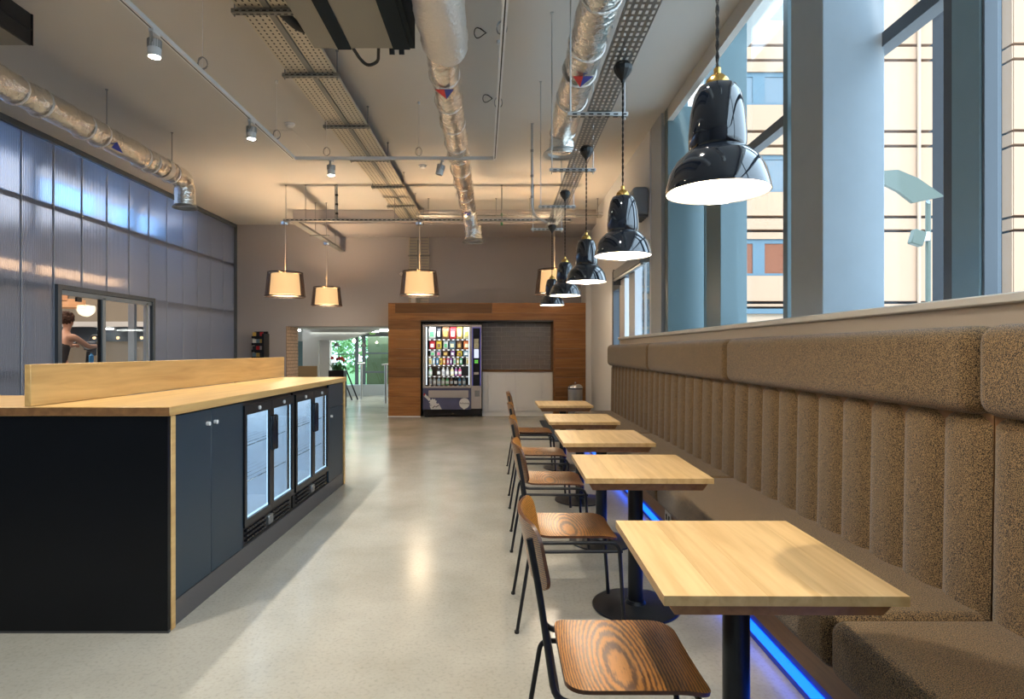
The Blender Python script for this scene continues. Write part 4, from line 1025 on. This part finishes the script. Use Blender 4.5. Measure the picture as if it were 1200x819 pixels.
# right duct
t = thing('foil_duct', 'silver foil duct beside the perforated tray, with wide outlet', 'duct', (.62, 4, 3.5))
obj('sleeve', duct([(.60, .5, 3.5), (.60, 5.85, 3.5), (.59, 5.9, 3.30)], .125), 'foil', t, world=True, sharp=80)
obj('outlet_ring', flange(.59, 5.9, 3.285, .15), 'galv', t, world=True)
bands(t, [(.60, y, 3.5, PI/2) for y in (3.6, 4.2, 4.6, 5.1)], .128)
obj('flow_label', MB().prism([(-.075, 0), (0, 0), (0, .18)], 'Z', 0, .002), 'red', t, loc=Vector((.60, 4.40, 3.360))-wloc(t))
obj('flow_label', MB().prism([(0, 0), (.075, 0), (0, .18)], 'Z', 0, .002), 'blue_label', t, loc=Vector((.60, 4.40, 3.360))-wloc(t))
for y in (3.0, 4.0, 5.3): rod(.74, y, 3.5, ZC, t)
t = thing('foil_duct', 'crossing silver foil branch duct at the top edge', 'duct', (.1, 3.45, 3.6))
obj('sleeve', duct([(-.3, 3.42, 3.58), (.55, 3.42, 3.58)], .12), 'foil', t, world=True, sharp=80)
rod(.1, 3.42, 3.69, ZC, t)

# ------------------------------------------------------------------ ceiling unit
t = thing('fan_coil_unit', 'grey ceiling fan coil unit with two dark bands', 'air unit', (-.98, 2.7, 3.5))
obj('casing', bx(-1.34, -.66, 1.2, 4.27, 3.50, 3.86, bev=.004), 'unit_beige', t, world=True)
obj('dark_band', bx(-1.17, -1.075, 1.2, 4.272, 3.492, 3.4995), 'band_dark', t, world=True)
obj('dark_band', bx(-.775, -.655, 1.2, 4.272, 3.492, 3.4995), 'band_dark', t, world=True)
obj('side_lip', bx(-.655, -.62, 1.2, 4.27, 3.50, 3.80), 'band_dark', t, world=True)
obj('hose', MB().tube([(-1.08, 4.27, 3.53), (-1.05, 4.42, 3.50), (-1.0, 4.45, 3.46), (-.92, 4.45, 3.49), (-.88, 4.27, 3.55)], .012, 8, fillet=.05), 'cable_black', t, world=True)
for x in (-.80, -.73): obj('stub', MB().tube([(x, 4.25, 3.56), (x, 4.34, 3.55), (x, 4.36, 3.50)], .02, 8, fillet=.02), 'black_metal', t, world=True)
for (x, y) in ((-1.3, 1.6), (-.68, 1.6), (-1.3, 3.9), (-.68, 3.9)): rod(x, y, 3.85, ZC, t)
t = thing('speaker_box', 'black mesh fronted box hung high at the left edge', 'ceiling box', (-3.9, 4.2, 3.7))
obj('casing', bx(-4.3, -3.64, 3.4, 4.6, 3.69, 3.90, bev=.006), 'unit_beige', t, world=True)
obj('mesh_side', bx(-3.639, -3.62, 3.4, 4.6, 3.69, 3.93), 'mesh_black', t, world=True)
g = MB()
for k in range(5): g.box(-3.62, -3.612, 3.4+k*.3-.006, 3.4+k*.3+.006, 3.69, 3.93)
g.box(-3.62, -3.612, 3.4, 4.6, 3.80, 3.812)
obj('mesh_rib', g, 'black_metal', t, world=True)
for y in (3.6, 4.5): rod(-3.70, y, 3.9, ZC, t)

# ------------------------------------------------------------------ cable trays
def perf(x0, x1, y0, y1, z, px, py, hx, hy, lip=.03, par=None, m='galv', nm='perforated_tray'):
    bm = bmesh.new(); nx = int((x1-x0)/px); ny = int((y1-y0)/py)
    px = (x1-x0)/nx; py = (y1-y0)/ny
    xsn = [x0]; 
    xs_ = sorted(set([x0+i*px for i in range(nx+1)]+[x0+(i+.5)*px-hx/2 for i in range(nx)]+[x0+(i+.5)*px+hx/2 for i in range(nx)]))
    ys_ = sorted(set([y0+j*py+d_ for j in range(ny) for d_ in ((py-hy)/2, (py+hy)/2)]+[y0, y1]))
    V = [[bm.verts.new((x, y, z)) for y in ys_] for x in xs_]
    for i in range(len(xs_)-1):
        xc = (xs_[i]+xs_[i+1])/2; fx = ((xc-x0)/px) % 1
        for j in range(len(ys_)-1):
            yc = (ys_[j]+ys_[j+1])/2; fy = ((yc-y0)/py) % 1
            if abs(fx-.5) < hx/px/2 and abs(fy-.5) < hy/py/2: continue
            bm.faces.new((V[i][j], V[i+1][j], V[i+1][j+1], V[i][j+1]))
    bmesh.ops.delete(bm, geom=[v for v in bm.verts if not v.link_faces], context='VERTS')
    if lip:
        for x in (x0, x1):
            a = [bm.verts.new(p) for p in ((x, y0, z), (x, y1, z), (x, y1, z+lip), (x, y0, z+lip))]; bm.faces.new(a)
    return obj(nm, bm, m, par, world=True, recalc=False, flat=True)
mat('strut', (.28, .28, .26), .5, .6)
def strut(x0, x1, y, z, par, rods=(), m='strut', s=.021):
    o = obj('strut', MB().box(x0, x1, y-s, y+s, z-s, z+s*.6, bev=.003), m, par, world=True)
    sl = MB(); k = x0+.03
    while k < x1-.03: sl.box(k, k+.028, y-.006, y+.006, z-s-.002, z-s-.0003); sl.box(k, k+.028, y-s-.002, y-s-.0003, z-.010, z-.002); k += .05
    obj('slot', sl, 'cable_black', o, world=True)
    for x in rods: rod(x, y, z-.04, ZC, par, .005)
t = thing('cable_tray', 'pair of perforated cable trays running to the back wall', 'cable tray', (-1.7, 8, 3.84))
perf(-1.93, -1.735, 3.2, 12.70, 3.845, .039, .05, .014, .022, par=t, m='galv_warm' if 'galv_warm' in M else mat('galv_warm', (.62, .57, .47), .5, .35))
perf(-1.68, -1.50, 3.2, 12.70, 3.845, .036, .05, .014, .022, par=t, m='galv_warm')
obj('added_dark_sheet', bx(-1.92, -1.745, 3.2, 12.6, 3.858, 3.866), 'cable_black', t, world=True); obj('added_dark_sheet', bx(-1.67, -1.51, 3.2, 12.6, 3.858, 3.866), 'cable_black', t, world=True)  # dark sheets added above the trays so the holes read as shaded
obj('divider', bx(-1.73, -1.685, 3.2, 12.70, 3.83, 3.875), 'strut', t, world=True)
for (y, zz) in ((4.36, 3.82), (5.37, 3.82), (6.6, 3.82), (7.75, 3.82), (9.03, 3.82), (10.25, 3.82), (11.3, 3.72)): strut(-1.97, -1.46, y, 3.818, t, (-1.95, -1.48))
obj('duct_tail', MB().tube([(-1.62, 4.42, 3.84), (-1.55, 4.55, 3.80), (-1.42, 4.55, 3.78), (-1.36, 4.4, 3.80)], .035, 10, fillet=.08), 'cable_black', t, world=True)
obj('cable', MB().tube([(-1.55, 5.0, 3.865), (-1.60, 7, 3.865), (-1.56, 9, 3.865), (-1.60, 12.6, 3.865)], .012, 6), 'cable_black', t, world=True)
# vertical part on back wall
t = thing('wall_tray', 'vertical ladder of perforated tray on the back wall above the portal', 'cable tray', (-1.78, 12.7, 3))
for (xa, xb) in ((-1.98, -1.80), (-1.74, -1.56)):
    g = MB().box(xa, xa+.012, 12.74, 12.79, 2.32, 3.78).box(xb-.012, xb, 12.74, 12.79, 2.32, 3.78)
    z = 2.34
    while z < 3.76: g.box(xa+.012, xb-.012, 12.76, 12.775, z, z+.04); z += .062
    obj('ladder', g, 'galv_warm', t, world=True)
obj('spine', bx(-1.80, -1.74, 12.72, 12.79, 2.32, 3.7), 'strut', t, world=True)
for z in (3.05, 3.35): obj('bracket', bx(-2.0, -1.52, 12.71, 12.74, z, z+.03), 'strut', t, world=True)
obj('junction_box', bx(-1.93, -1.82, 12.68, 12.74, 2.33, 2.46, bev=.005), 'white_paint', t, world=True)
# right tray
t = thing('pendant_tray', 'low perforated steel tray carrying the black pendants', 'cable tray', (.6, 4, 2.8))
perf(.525, .67, 1.2, 7.25, 2.80, .029, .045, .013, .026, lip=.02, par=t, m='galv_dark')
for (y, rl) in ((2.3, (.42, .75)), (3.65, (.42, .75)), (4.77, (.40, .73)), (5.99, (.39, .72)), (7.1, (.37, .71))):
    strut(rl[0]-.02, rl[1]+.02, y, 2.786, t, (), m='galv', s=.016)
    for x in rl: rod(x, y, 2.75, ZC, t, .0045, 'galv')
# ------------------------------------------------------------------ black pendants
def make_pendant(loc, label):
    t = thing('bell_pendant_lamp', label, 'lamp', loc, 'glossy black pendants on the perforated tray')
    out = [(.030, .300), (.052, .293), (.064, .270), (.074, .22), (.079, .16), (.078, .125), (.074, .118), (.088, .108), (.112, .085), (.130, .055), (.139, .02), (.1425, .0)]
    inn = [(r-.003, z-.001) for (r, z) in reversed(out)]; inn[0] = (.1395, .0008)
    obj('shade', MB().lathe(out+[(.1425, -.003), (.1395, -.003), inn[0]], n=64), 'lamp_black', t, sharp=50)
    obj('lining', MB().lathe(inn+[(0, .296)], n=48), 'lamp_inner', t, recalc=False)
    obj('brass_cap', MB().lathe([(.034, .293), (.034, .303), (.030, .316), (.018, .328), (.010, .332), (.010, .348), (.006, .352), (0, .352)], n=28), 'brass', t)
    obj('bulb', MB().ball((0, 0, .085), .03, 14, 10, (1, 1, 1.2)), 'bulb_glow', t)
    zt = 2.80-loc[2]
    cd = MB()
    for ph in (0, PI):
        pts = [(.0028*math.cos(ph+k*1.0), .0028*math.sin(ph+k*1.0), .35+(zt-.37)*k/60) for k in range(61)]
        cd.tube(pts, .0028, 5)
    obj('cord', cd, 'cable_braid', t)
    mm = MB().lathe([(0, zt-.012), (.035, zt-.012), (.048, zt-.03), (.045, zt-.05), (.03, zt-.075), (.012, zt-.095), (.008, zt-.11), (0, zt-.11)], n=12)
    obj('ceiling_cup', mm, 'cable_black', t, sharp=20)
    return t
pl = ['largest glossy black bell pendant, nearest, before the window', 'second nearest glossy black bell pendant', 'third glossy black bell pendant, the middle one of five', 'fourth glossy black bell pendant, beside the shaded drum pendant', 'farthest and smallest glossy black bell pendant']
pos = [(.61, 1.69, 1.79), (.61, 3.01, 1.82), (.60, 4.24, 1.83), (.572, 5.4, 1.84), (.578, 6.86, 1.865)]
p0 = make_pendant(pos[0], pl[0])
for i in range(5):
    if i: make_pendant(pos[i], pl[i])
    x, y, z = pos[i]; lamp('pendant_light', 'POINT', (x, y, z+.04), PENDW, (1, .85, .66), shadow_soft_size=.03)

# ------------------------------------------------------------------ drum pendants + tray
def drum(loc, label, zt, s=1.0):
    t = thing('drum_pendant_lamp', label, 'lamp', loc, 'drum pendants with sheer dark outer shades')
    obj('outer_shade', MB().lathe([(.32*s, 0), (.275*s, .40*s)], n=48), 'sheer', t, recalc=False)
    obj('inner_shade', MB().lathe([(.242*s, .03), (.215*s, .375*s), (.212*s, .375*s), (.239*s, .03), (.242*s, .03)], n=48), 'shade_cream', t)
    obj('rim', MB().lathe([(.32*s, 0), (.323*s, 0), (.323*s, .016), (.32*s, .016), (.32*s, 0)], n=48), 'black_metal', t)
    obj('rim', MB().lathe([(.275*s, .40*s-.012), (.279*s, .40*s-.012), (.279*s, .40*s), (.275*s, .40*s), (.275*s, .4*s-.012)], n=48), 'black_metal', t)
    obj('bottom_diffuser', MB().lathe([(0, .032), (.238*s, .032), (.238*s, .036), (0, .036)], n=40), 'shade_cream', t)
    obj('spider', MB().tube([(-.27*s, 0, .39*s), (.27*s, 0, .39*s)], .004, 6).tube([(0, -.27*s, .39*s), (0, .27*s, .39*s)], .004, 6), 'chrome', t)
    obj('cord', MB().tube([(0, 0, .38*s), (0, 0, zt-loc[2]-.05)], .006, 6), 'cord_clear', t)
    obj('canopy', MB().lathe([(0, zt-loc[2]-.055), (.06, zt-loc[2]-.055), (.065, zt-loc[2]-.04), (.065, zt-loc[2]), (0, zt-loc[2])], n=24), 'chrome', t)
    lamp('drum_light', 'POINT', (loc[0], loc[1], loc[2]+.20), DRUMW*1.3, (1, .78, .52), shadow_soft_size=.08)
    lamp('drum_light', 'POINT', (loc[0], loc[1], loc[2]-.05), DRUMW*.35, (1, .80, .56), shadow_soft_size=.15)
    return t
LZ = 3.45
drum((-3.53, 9.74, 2.215), 'largest left drum pendant with lit cream inner shade', LZ-.01)
drum((-3.40, 11.6, 2.205), 'drum pendant between the left one and the doorway, set further back', LZ-.01, .92)
drum((-1.34, 9.74, 2.235), 'drum pendant above the left end of the timber portal', LZ-.01)
drum((.86, 9.74, 2.26), 'drum pendant half hidden by the black pendants', LZ-.01)
t = thing('lighting_trunking', 'slim slotted lighting trunking carrying the drum pendants', 'trunking', (-1.2, 9.74, LZ))
def slim(x0, x1, y0, y1, z):
    m_ = MB().box(x0, x1, y0, y1, z, z+.004).box(x0, x1, y0, y0+.004, z, z+.035) if x1-x0 > y1-y0 else MB().box(x0, x1, y0, y1, z, z+.004).box(x1-.004, x1, y0, y1, z, z+.035)
    if x1-x0 > y1-y0: m_.box(x0, x1, y1-.004, y1, z, z+.035)
    else: m_.box(x0, x0+.004, y0, y1, z, z+.035)
    return m_
obj('run', slim(-3.55, 1.14, 9.70, 9.78, LZ), 'galv', t, world=True)
sl = MB(); x = -3.5
while x < 1.1: sl.box(x, x+.04, 9.697, 9.6995, LZ+.010, LZ+.022); x += .075
obj('slot', sl, 'cable_black', t, world=True)
obj('branch', slim(-3.46, -3.34, 9.79, 12.75, LZ), 'galv_dark', t, world=True)
for (x, y) in ((-3.52, 9.74), (-3.2, 9.74), (-2.72, 9.74), (-1.75, 9.74), (-.0, 9.74), (.52, 9.74), (-3.40, 10.9), (-3.2, 10.9), (-3.40, 12.2)): rod(x, y, LZ-.02, ZC, t, .006)
obj('arm', bx(-3.5, -3.15, 10.88, 10.92, LZ-.02, LZ-.002), 'strut', t, world=True)
t = thing('basket_tray', 'upper wire basket tray crossing near the back wall', 'cable tray', (0, 10.6, 3.75))
g = MB()
for yy in (10.5, 10.56, 10.62, 10.68): g.tube([(-1.5, yy, 3.72), (1.78, yy, 3.72)], .004, 5)
for yy in (10.5, 10.68): g.tube([(-1.5, yy, 3.77), (1.78, yy, 3.77)], .004, 5)
x = -1.5
while x < 1.78: g.tube([(x, 10.5, 3.77), (x, 10.5, 3.72), (x, 10.68, 3.72), (x, 10.68, 3.77)], .003, 4); x += .2
o = obj('wire_mesh', g, 'galv_dark', t, world=True)
for k in range(6): rod(-1.3+k*.6, 10.59, 3.70, ZC, t, .006)
obj('cable', MB().tube([(-1.5, 10.56, 3.735), (0, 10.6, 3.735), (1.7, 10.58, 3.735)], .01, 6), 'cable_black', t, world=True)
# conduits
t = thing('conduit', 'grey conduit dropping from the ceiling and bending to the pendant tray', 'pipe', (.35, 7.0, 3.4))
obj('pipe', MB().tube([(.36, 7.1, ZC), (.36, 7.1, 2.95), (.60, 7.1, 2.83)], .014, 10, fillet=.12), 'galv', t, world=True)
for z in (3.15, 3.4, 3.7): obj('coupler', MB().tube([(.36, 7.1, z), (.36, 7.1, z+.03)], .02, 10), 'galv_dark', t, world=True)
t = thing('conduit', 'dark conduit dropping to the lighting trunking under the lit spotlight', 'pipe', (-2.7, 9.6, 3.6))
obj('pipe', MB().tube([(-2.68, 9.70, ZC), (-2.68, 9.70, 3.47)], .018, 10), 'galv_dark', t, world=True)
for z in (3.55, 3.7, 3.85): obj('coupler', MB().tube([(-2.68, 9.70, z), (-2.68, 9.70, z+.03)], .024, 10), 'black_metal', t, world=True)
t = thing('sprinkler_pipe', 'thin pipe with green fitting hung behind the foil duct', 'pipe', (.0, 9.9, 3.5))
obj('pipe', MB().tube([(.0, 9.9, ZC), (.0, 9.9, 3.42)], .010, 8), 'galv_dark', t, world=True)
obj('valve', MB().tube([(.0, 9.9, 3.42), (.0, 9.9, 3.50)], .022, 10).tube([(.0, 9.9, 3.57), (.0, 9.9, 3.62)], .018, 10), 'pipe_green', t, world=True)

# ------------------------------------------------------------------ track lighting
TZ = 3.41
t = thing('light_track', 'white rectangular light track hung below the ceiling', 'light track', (-1.2, 6.4, TZ))
def track(a, b_):
    a, b_ = Vector(a), Vector(b_); d_ = (b_-a).normalized(); s_ = Vector((d_.y, -d_.x, 0))*.018; m_ = MB(); up = Vector((0, 0, .032))
    vs = [m_.bm.verts.new(p) for p in (a-s_, a+s_, a+s_+up, a-s_+up, b_-s_, b_+s_, b_+s_+up, b_-s_+up)]
    for f_ in ((0, 1, 2, 3), (7, 6, 5, 4), (0, 4, 5, 1), (1, 5, 6, 2), (2, 6, 7, 3), (3, 7, 4, 0)): m_.bm.faces.new([vs[q] for q in f_])
    o = obj('rail', m_, 'track_white', t, world=True)
    g_ = MB(); s2 = s_*.25; dn = Vector((0, 0, -.0008))
    g_.bm.faces.new([g_.bm.verts.new(p+dn) for p in (a-s2+d_*.02, a+s2+d_*.02, b_+s2-d_*.02, b_-s2-d_*.02)])
    obj('slot', g_, 'cable_black', o, world=True)
track((-2.25, 1.0, TZ), (-2.25, 6.46, TZ)); track((-2.25, 6.48, TZ), (-.075, 6.48, TZ)); track((-.075, 6.46, TZ), (.09, 1.5, TZ))
for i, (x, y) in enumerate(((-2.25, 4.49), (-2.25, 5.97), (-2.25, 2.8), (-1.9, 6.48), (-.9, 6.48), (-.03, 5.2), (.0, 4.0))):
    o = obj('suspension_wire', MB().tube([(x, y, TZ+.03), (x, y, ZC)], .0022, 5).tube([(x, y, ZC-.03), (x, y, ZC)], .014, 10), 'track_white', t, world=True)
    lp2 = MB(); lp2.tube([(x+.035*math.cos(q*.45), y+.01*math.sin(q), TZ+.09+.045*math.sin(q*.45)) for q in range(40)], .003, 5)
    obj('wire_coil', lp2, 'galv_dark', o, world=True)
def spot(loc, label, lit=True, tilt=(0, 0, 0)):
    t = thing('track_spotlight', label, 'spotlight', loc, 'spotlights on the white track'); t.rotation_euler = tilt
    obj('adapter', bx(-.016, .016, -.04, .04, -.022, -.001), 'track_white', t)
    obj('arm', MB().box(-.008, .008, -.045, -.035, -.085, -.02), 'galv', t)
    obj('barrel', MB().lathe([(0, -.06), (.036, -.06), (.036, -.11), (.040, -.112), (.040, -.165), (.036, -.168), (.034, -.150), (0, -.150)], n=28), 'track_white', t)
    g_ = MB()
    for k in range(16):
        a = 2*PI*k/16; g_.box(.034, .042, -.0018, .0018, -.110, -.06)
        vs = g_.bm.verts[:][-8:] if False else None
    g2 = MB()
    for k in range(16):
        g2.box(.030, .044, -.0018, .0018, -.110, -.058, rot=Matrix.Rotation(2*PI*k/16, 3, 'Z'), piv=(0, 0, -.08))
    g_.bm.free()
    obj('heat_sink', g2, 'galv', t)
    obj('lens', MB().lathe([(0, -.163), (.034, -.163), (.034, -.160), (0, -.160)], n=24), 'spot_glow' if lit else 'frame_grey', t)
    if lit: lamp('spot_light', 'SPOT', (loc[0], loc[1], loc[2]-.18), SPOTW, (1, .93, .82), spot_size=2.1, spot_blend=.9, shadow_soft_size=.035)
    return t
spot((-2.25, 3.87, TZ), 'lit white track spotlight at the upper left, nearest')
spot((-2.25, 5.37, TZ), 'lit white track spotlight, second along the left rail')
spot((-1.85, 6.48, TZ), 'lit white track spotlight on the cross rail')
spot((-.64, 6.48, TZ), 'unlit white track spotlight at the right end of the cross rail', False, (0, .25, 0))
# spotlights added on the rails, unseen above the frame, as fill light
spot((-2.25, 2.0, TZ), 'added unseen fill spotlight on the left rail, above the counter near end')
spot((.07, 1.8, TZ), 'added unseen fill spotlight on the right rail, above the aisle')

# smoke detectors etc
for i, (x, y) in enumerate(((-2.52, 7.1), (-1.15, 8.7))):
    t = thing('smoke_detector', ['white smoke detector beside the left track corner', 'white smoke detector above the cross rail'][i], 'detector', (x, y, ZC))
    obj('base', MB().lathe([(0, 0), (.06, 0), (.06, -.015), (.05, -.018), (0, -.018)], n=24), 'white_paint', t)
    obj('head', MB().lathe([(0, -.018), (.045, -.018), (.042, -.035), (.02, -.045), (0, -.045)], n=24), 'white_paint', t)
t = thing('camera_dome', 'small round sensor on the back wall left of the ladder tray', 'sensor', (-2.15, YB-.02, 3.0-.02))
obj('body', MB().ball((0, .005, 0), .035, 12, 8), 'white_paint', t); obj('eye', MB().ball((0, -.025, 0), .012, 8, 6), 'vend_black', t)
for i, (x, y) in enumerate(((-.18, 5.0), (-.15, 6.3))):
    tag(obj('cable_loop', MB().tube([(x+.05*math.cos(q*.4), y+.03*math.sin(q*.8), ZC-.04+.035*math.sin(q*.4)) for q in range(32)]+[(x, y, ZC)], .004, 5), 'cable_black'), ['loop of loose black cable on the ceiling between ducts', 'second loop of loose cable, nearer the back wall'][i], 'cable')
tag(obj('paper_note', bx(-1.87, -1.83, 6.02, 6.04, CT+.001, CT+.003), 'white_paint'), 'small white disc at the far end of the counter', 'token')

# ------------------------------------------------------------------ cyclist in the gym and spin bike
BX, BY = -6.95, 9.52
bk = thing('spin_bike', 'black spin bike with handlebars behind the gym window', 'exercise bike', (BX, BY, 0))
f = MB()
f.tube([(BX, BY-.15, .12), (BX, BY-.05, .45), (BX, BY-.12, 1.0)], .03, 10).tube([(BX, BY-.02, .40), (BX, BY+.45, .62), (BX, BY+.52, 1.32)], .03, 10).tube([(BX, BY+.45, .6), (BX, BY+.62, .08)], .03, 10).tube([(BX, BY-.1, .3), (BX, BY-.4, .06)], .03, 10)
f.box(BX-.26, BX+.26, BY-.45, BY-.38, .0, .06).box(BX-.26, BX+.26, BY+.60, BY+.67, .0, .06)
obj('frame', f, 'black_metal', bk, world=True)
obj('flywheel', MB().lathe([(0, -.02), (.22, -.02), (.23, 0), (.22, .02), (0, .02)], n=32), 'frame_dark', bk, loc=(0, .48, .36)).rotation_euler = (0, PI/2, 0)
obj('saddle', bx(BX-.09, BX+.09, BY-.28, BY+.0, 1.0, 1.07, bev=.03, seg=3), 'black_metal', bk, world=True)
obj('handlebar', MB().tube([(BX-.22, BY+.30, 1.40), (BX-.23, BY+.62, 1.50), (BX-.05, BY+.55, 1.36), (BX+.05, BY+.55, 1.36), (BX+.23, BY+.62, 1.50), (BX+.22, BY+.30, 1.40)], .018, 8, fillet=.08).tube([(BX-.08, BY+.55, 1.36), (BX-.1, BY+.75, 1.60), (BX+.1, BY+.75, 1.60), (BX+.08, BY+.55, 1.36)], .016, 8, fillet=.05), 'black_metal', bk, world=True)
obj('console', bx(BX-.08, BX+.08, BY+.58, BY+.62, 1.26, 1.50, bev=.01), 'frame_dark', bk, world=True)
for s in (-1, 1):
    obj('pedal', MB().box(BX+s*.10, BX+s*.18, BY-.02+s*.12, BY+.08+s*.12, .44+s*.10, .47+s*.10).tube([(BX+s*.06, BY+.03, .34), (BX+s*.09, BY+.03+s*.12, .32+s*.10)], .012, 6), 'galv_dark', bk, world=True)
tag(obj('water_bottle', MB().lathe([(0, 0), (.035, 0), (.035, .16), (.015, .18), (.015, .2), (0, .2)], n=14), 'pack blue', loc=(BX+.12, BY+.42, 1.10)), 'blue bottle held in the spin bike', 'bottle')

def skin(name, pts, edges, m, parent, sub=2):
    me = bpy.data.meshes.new(name); me.from_pydata([p[0] for p in pts], edges, [])
    o = bpy.data.objects.new(name, me); C.objects.link(o)
    sk = o.modifiers.new('skin', 'SKIN'); sb = o.modifiers.new('sub', 'SUBSURF'); sb.levels = sub; sb.render_levels = sub
    for i, p in enumerate(pts):
        r_ = p[1]; me.skin_vertices[0].data[i].radius = r_ if hasattr(r_, '__len__') else (r_, r_)
        me.skin_vertices[0].data[i].use_root = (i == 0)
    dg = bpy.context.evaluated_depsgraph_get(); dg.update()
    m2 = bpy.data.meshes.new_from_object(o.evaluated_get(dg)); bpy.data.objects.remove(o)
    m2.materials.clear(); m2.materials.append(M[m]); m2.polygons.foreach_set('use_smooth', [True]*len(m2.polygons))
    r = bpy.data.objects.new(name, m2); C.objects.link(r); r.parent = parent; return r
pr = thing('person', 'person in black vest riding the spin bike, arms on the handlebars', 'person', (BX, BY-.07, .065))
P = [((0, -.14, .99), (.15, .12)), ((0, -.10, 1.16), (.125, .10)), ((0, -.02, 1.36), (.145, .10)), ((0, .04, 1.49), (.10, .08)), ((0, .08, 1.58), .052), ((0, .10, 1.64), .052),
     ((0, .12, 1.72), (.078, .092)), ((0, .12, 1.80), (.074, .088))]
E = [(i, i+1) for i in range(7)]
def add(par, seq):
    for (p, r_) in seq: P.append((p, r_)); E.append((par, len(P)-1)); par = len(P)-1
    return par
for s in (-1, 1):
    w_ = add(3, [((s*.17, .03, 1.49), .055), ((s*.25, .24, 1.34), .040), ((s*.22, .47, 1.35), .030), ((s*.215, .56, 1.37), (.034, .02))])
    for q, (dx, L_) in enumerate(((-.026, .07), (-.009, .08), (.009, .078), (.026, .062))):
        add(w_, [((s*.215+dx, .605, 1.375), .0095), ((s*.215+dx, .62+L_*.3, 1.36), .009), ((s*.215+dx, .62+L_*.2, 1.33), .008)])
    add(w_, [((s*.215-s*.035, .565, 1.365), .011), ((s*.215-s*.045, .595, 1.34), .009)])
    k_ = add(0, [((s*.10, -.06, .93), .088), ((s*.12, .28, .80 if s > 0 else .62), .062), ((s*.13, .10 if s > 0 else .02, .42 if s > 0 else .24), .045), ((s*.13, .16 if s > 0 else .0, .40 if s > 0 else .19), .04)])
    add(k_, [((s*.13, .24 if s > 0 else .12, .42 if s > 0 else .205), .035)])
body = skin('body', P, E, 'skin', pr)
hd = obj('ear', MB().ball((.08, .10, 1.74), .022, 8, 6, (.5, 1, 1.3)).ball((-.08, .10, 1.74), .022, 8, 6, (.5, 1, 1.3)), 'skin', pr)
obj('face', MB().ball((0, .215, 1.73), .016, 8, 6, (1, 1.4, 1.5)).ball((.03, .20, 1.755), .011, 8, 6).ball((-.03, .20, 1.755), .011, 8, 6).ball((0, .205, 1.69), .014, 8, 6, (1.8, .6, .5)), 'skin', pr)
hm = bmesh.new(); bmesh.ops.create_icosphere(hm, subdivisions=4, radius=.104)
for v in hm.verts:
    v.co *= 1+random.uniform(-.10, .14); v.co.y = v.co.y*1.1
    if v.co.y > .05 and v.co.z < .02: v.co.y = .05+v.co.y*.1
bmesh.ops.translate(hm, vec=(0, .085, 1.80), verts=hm.verts)
obj('hair', hm, 'hair', pr)
Q = [((0, -.14, .97), (.162, .132)), ((0, -.10, 1.16), (.137, .112)), ((0, -.03, 1.34), (.155, .112)), ((0, .0, 1.41), (.12, .10))]
skin('vest', Q, [(0, 1), (1, 2), (2, 3)], 'cloth_black', pr)
Lg = [((0, -.14, .96), (.165, .135))]; LE = []
for s in (-1, 1):
    n0 = len(Lg); Lg += [((s*.10, -.06, .93), .098), ((s*.12, .28, .80 if s > 0 else .62), .070), ((s*.13, .10 if s > 0 else .02, .44 if s > 0 else .26), .050)]
    LE += [(0, n0), (n0, n0+1), (n0+1, n0+2)]
skin('leggings', Lg, LE, 'cloth_black', pr)
for s in (-1, 1):
    obj('shoe', bx(s*.13-.04, s*.13+.04, (.08 if s > 0 else -.06), (.30 if s > 0 else .19), (.345 if s > 0 else .15), (.43 if s > 0 else .235), bev=.03, seg=3), 'white_paint', pr)
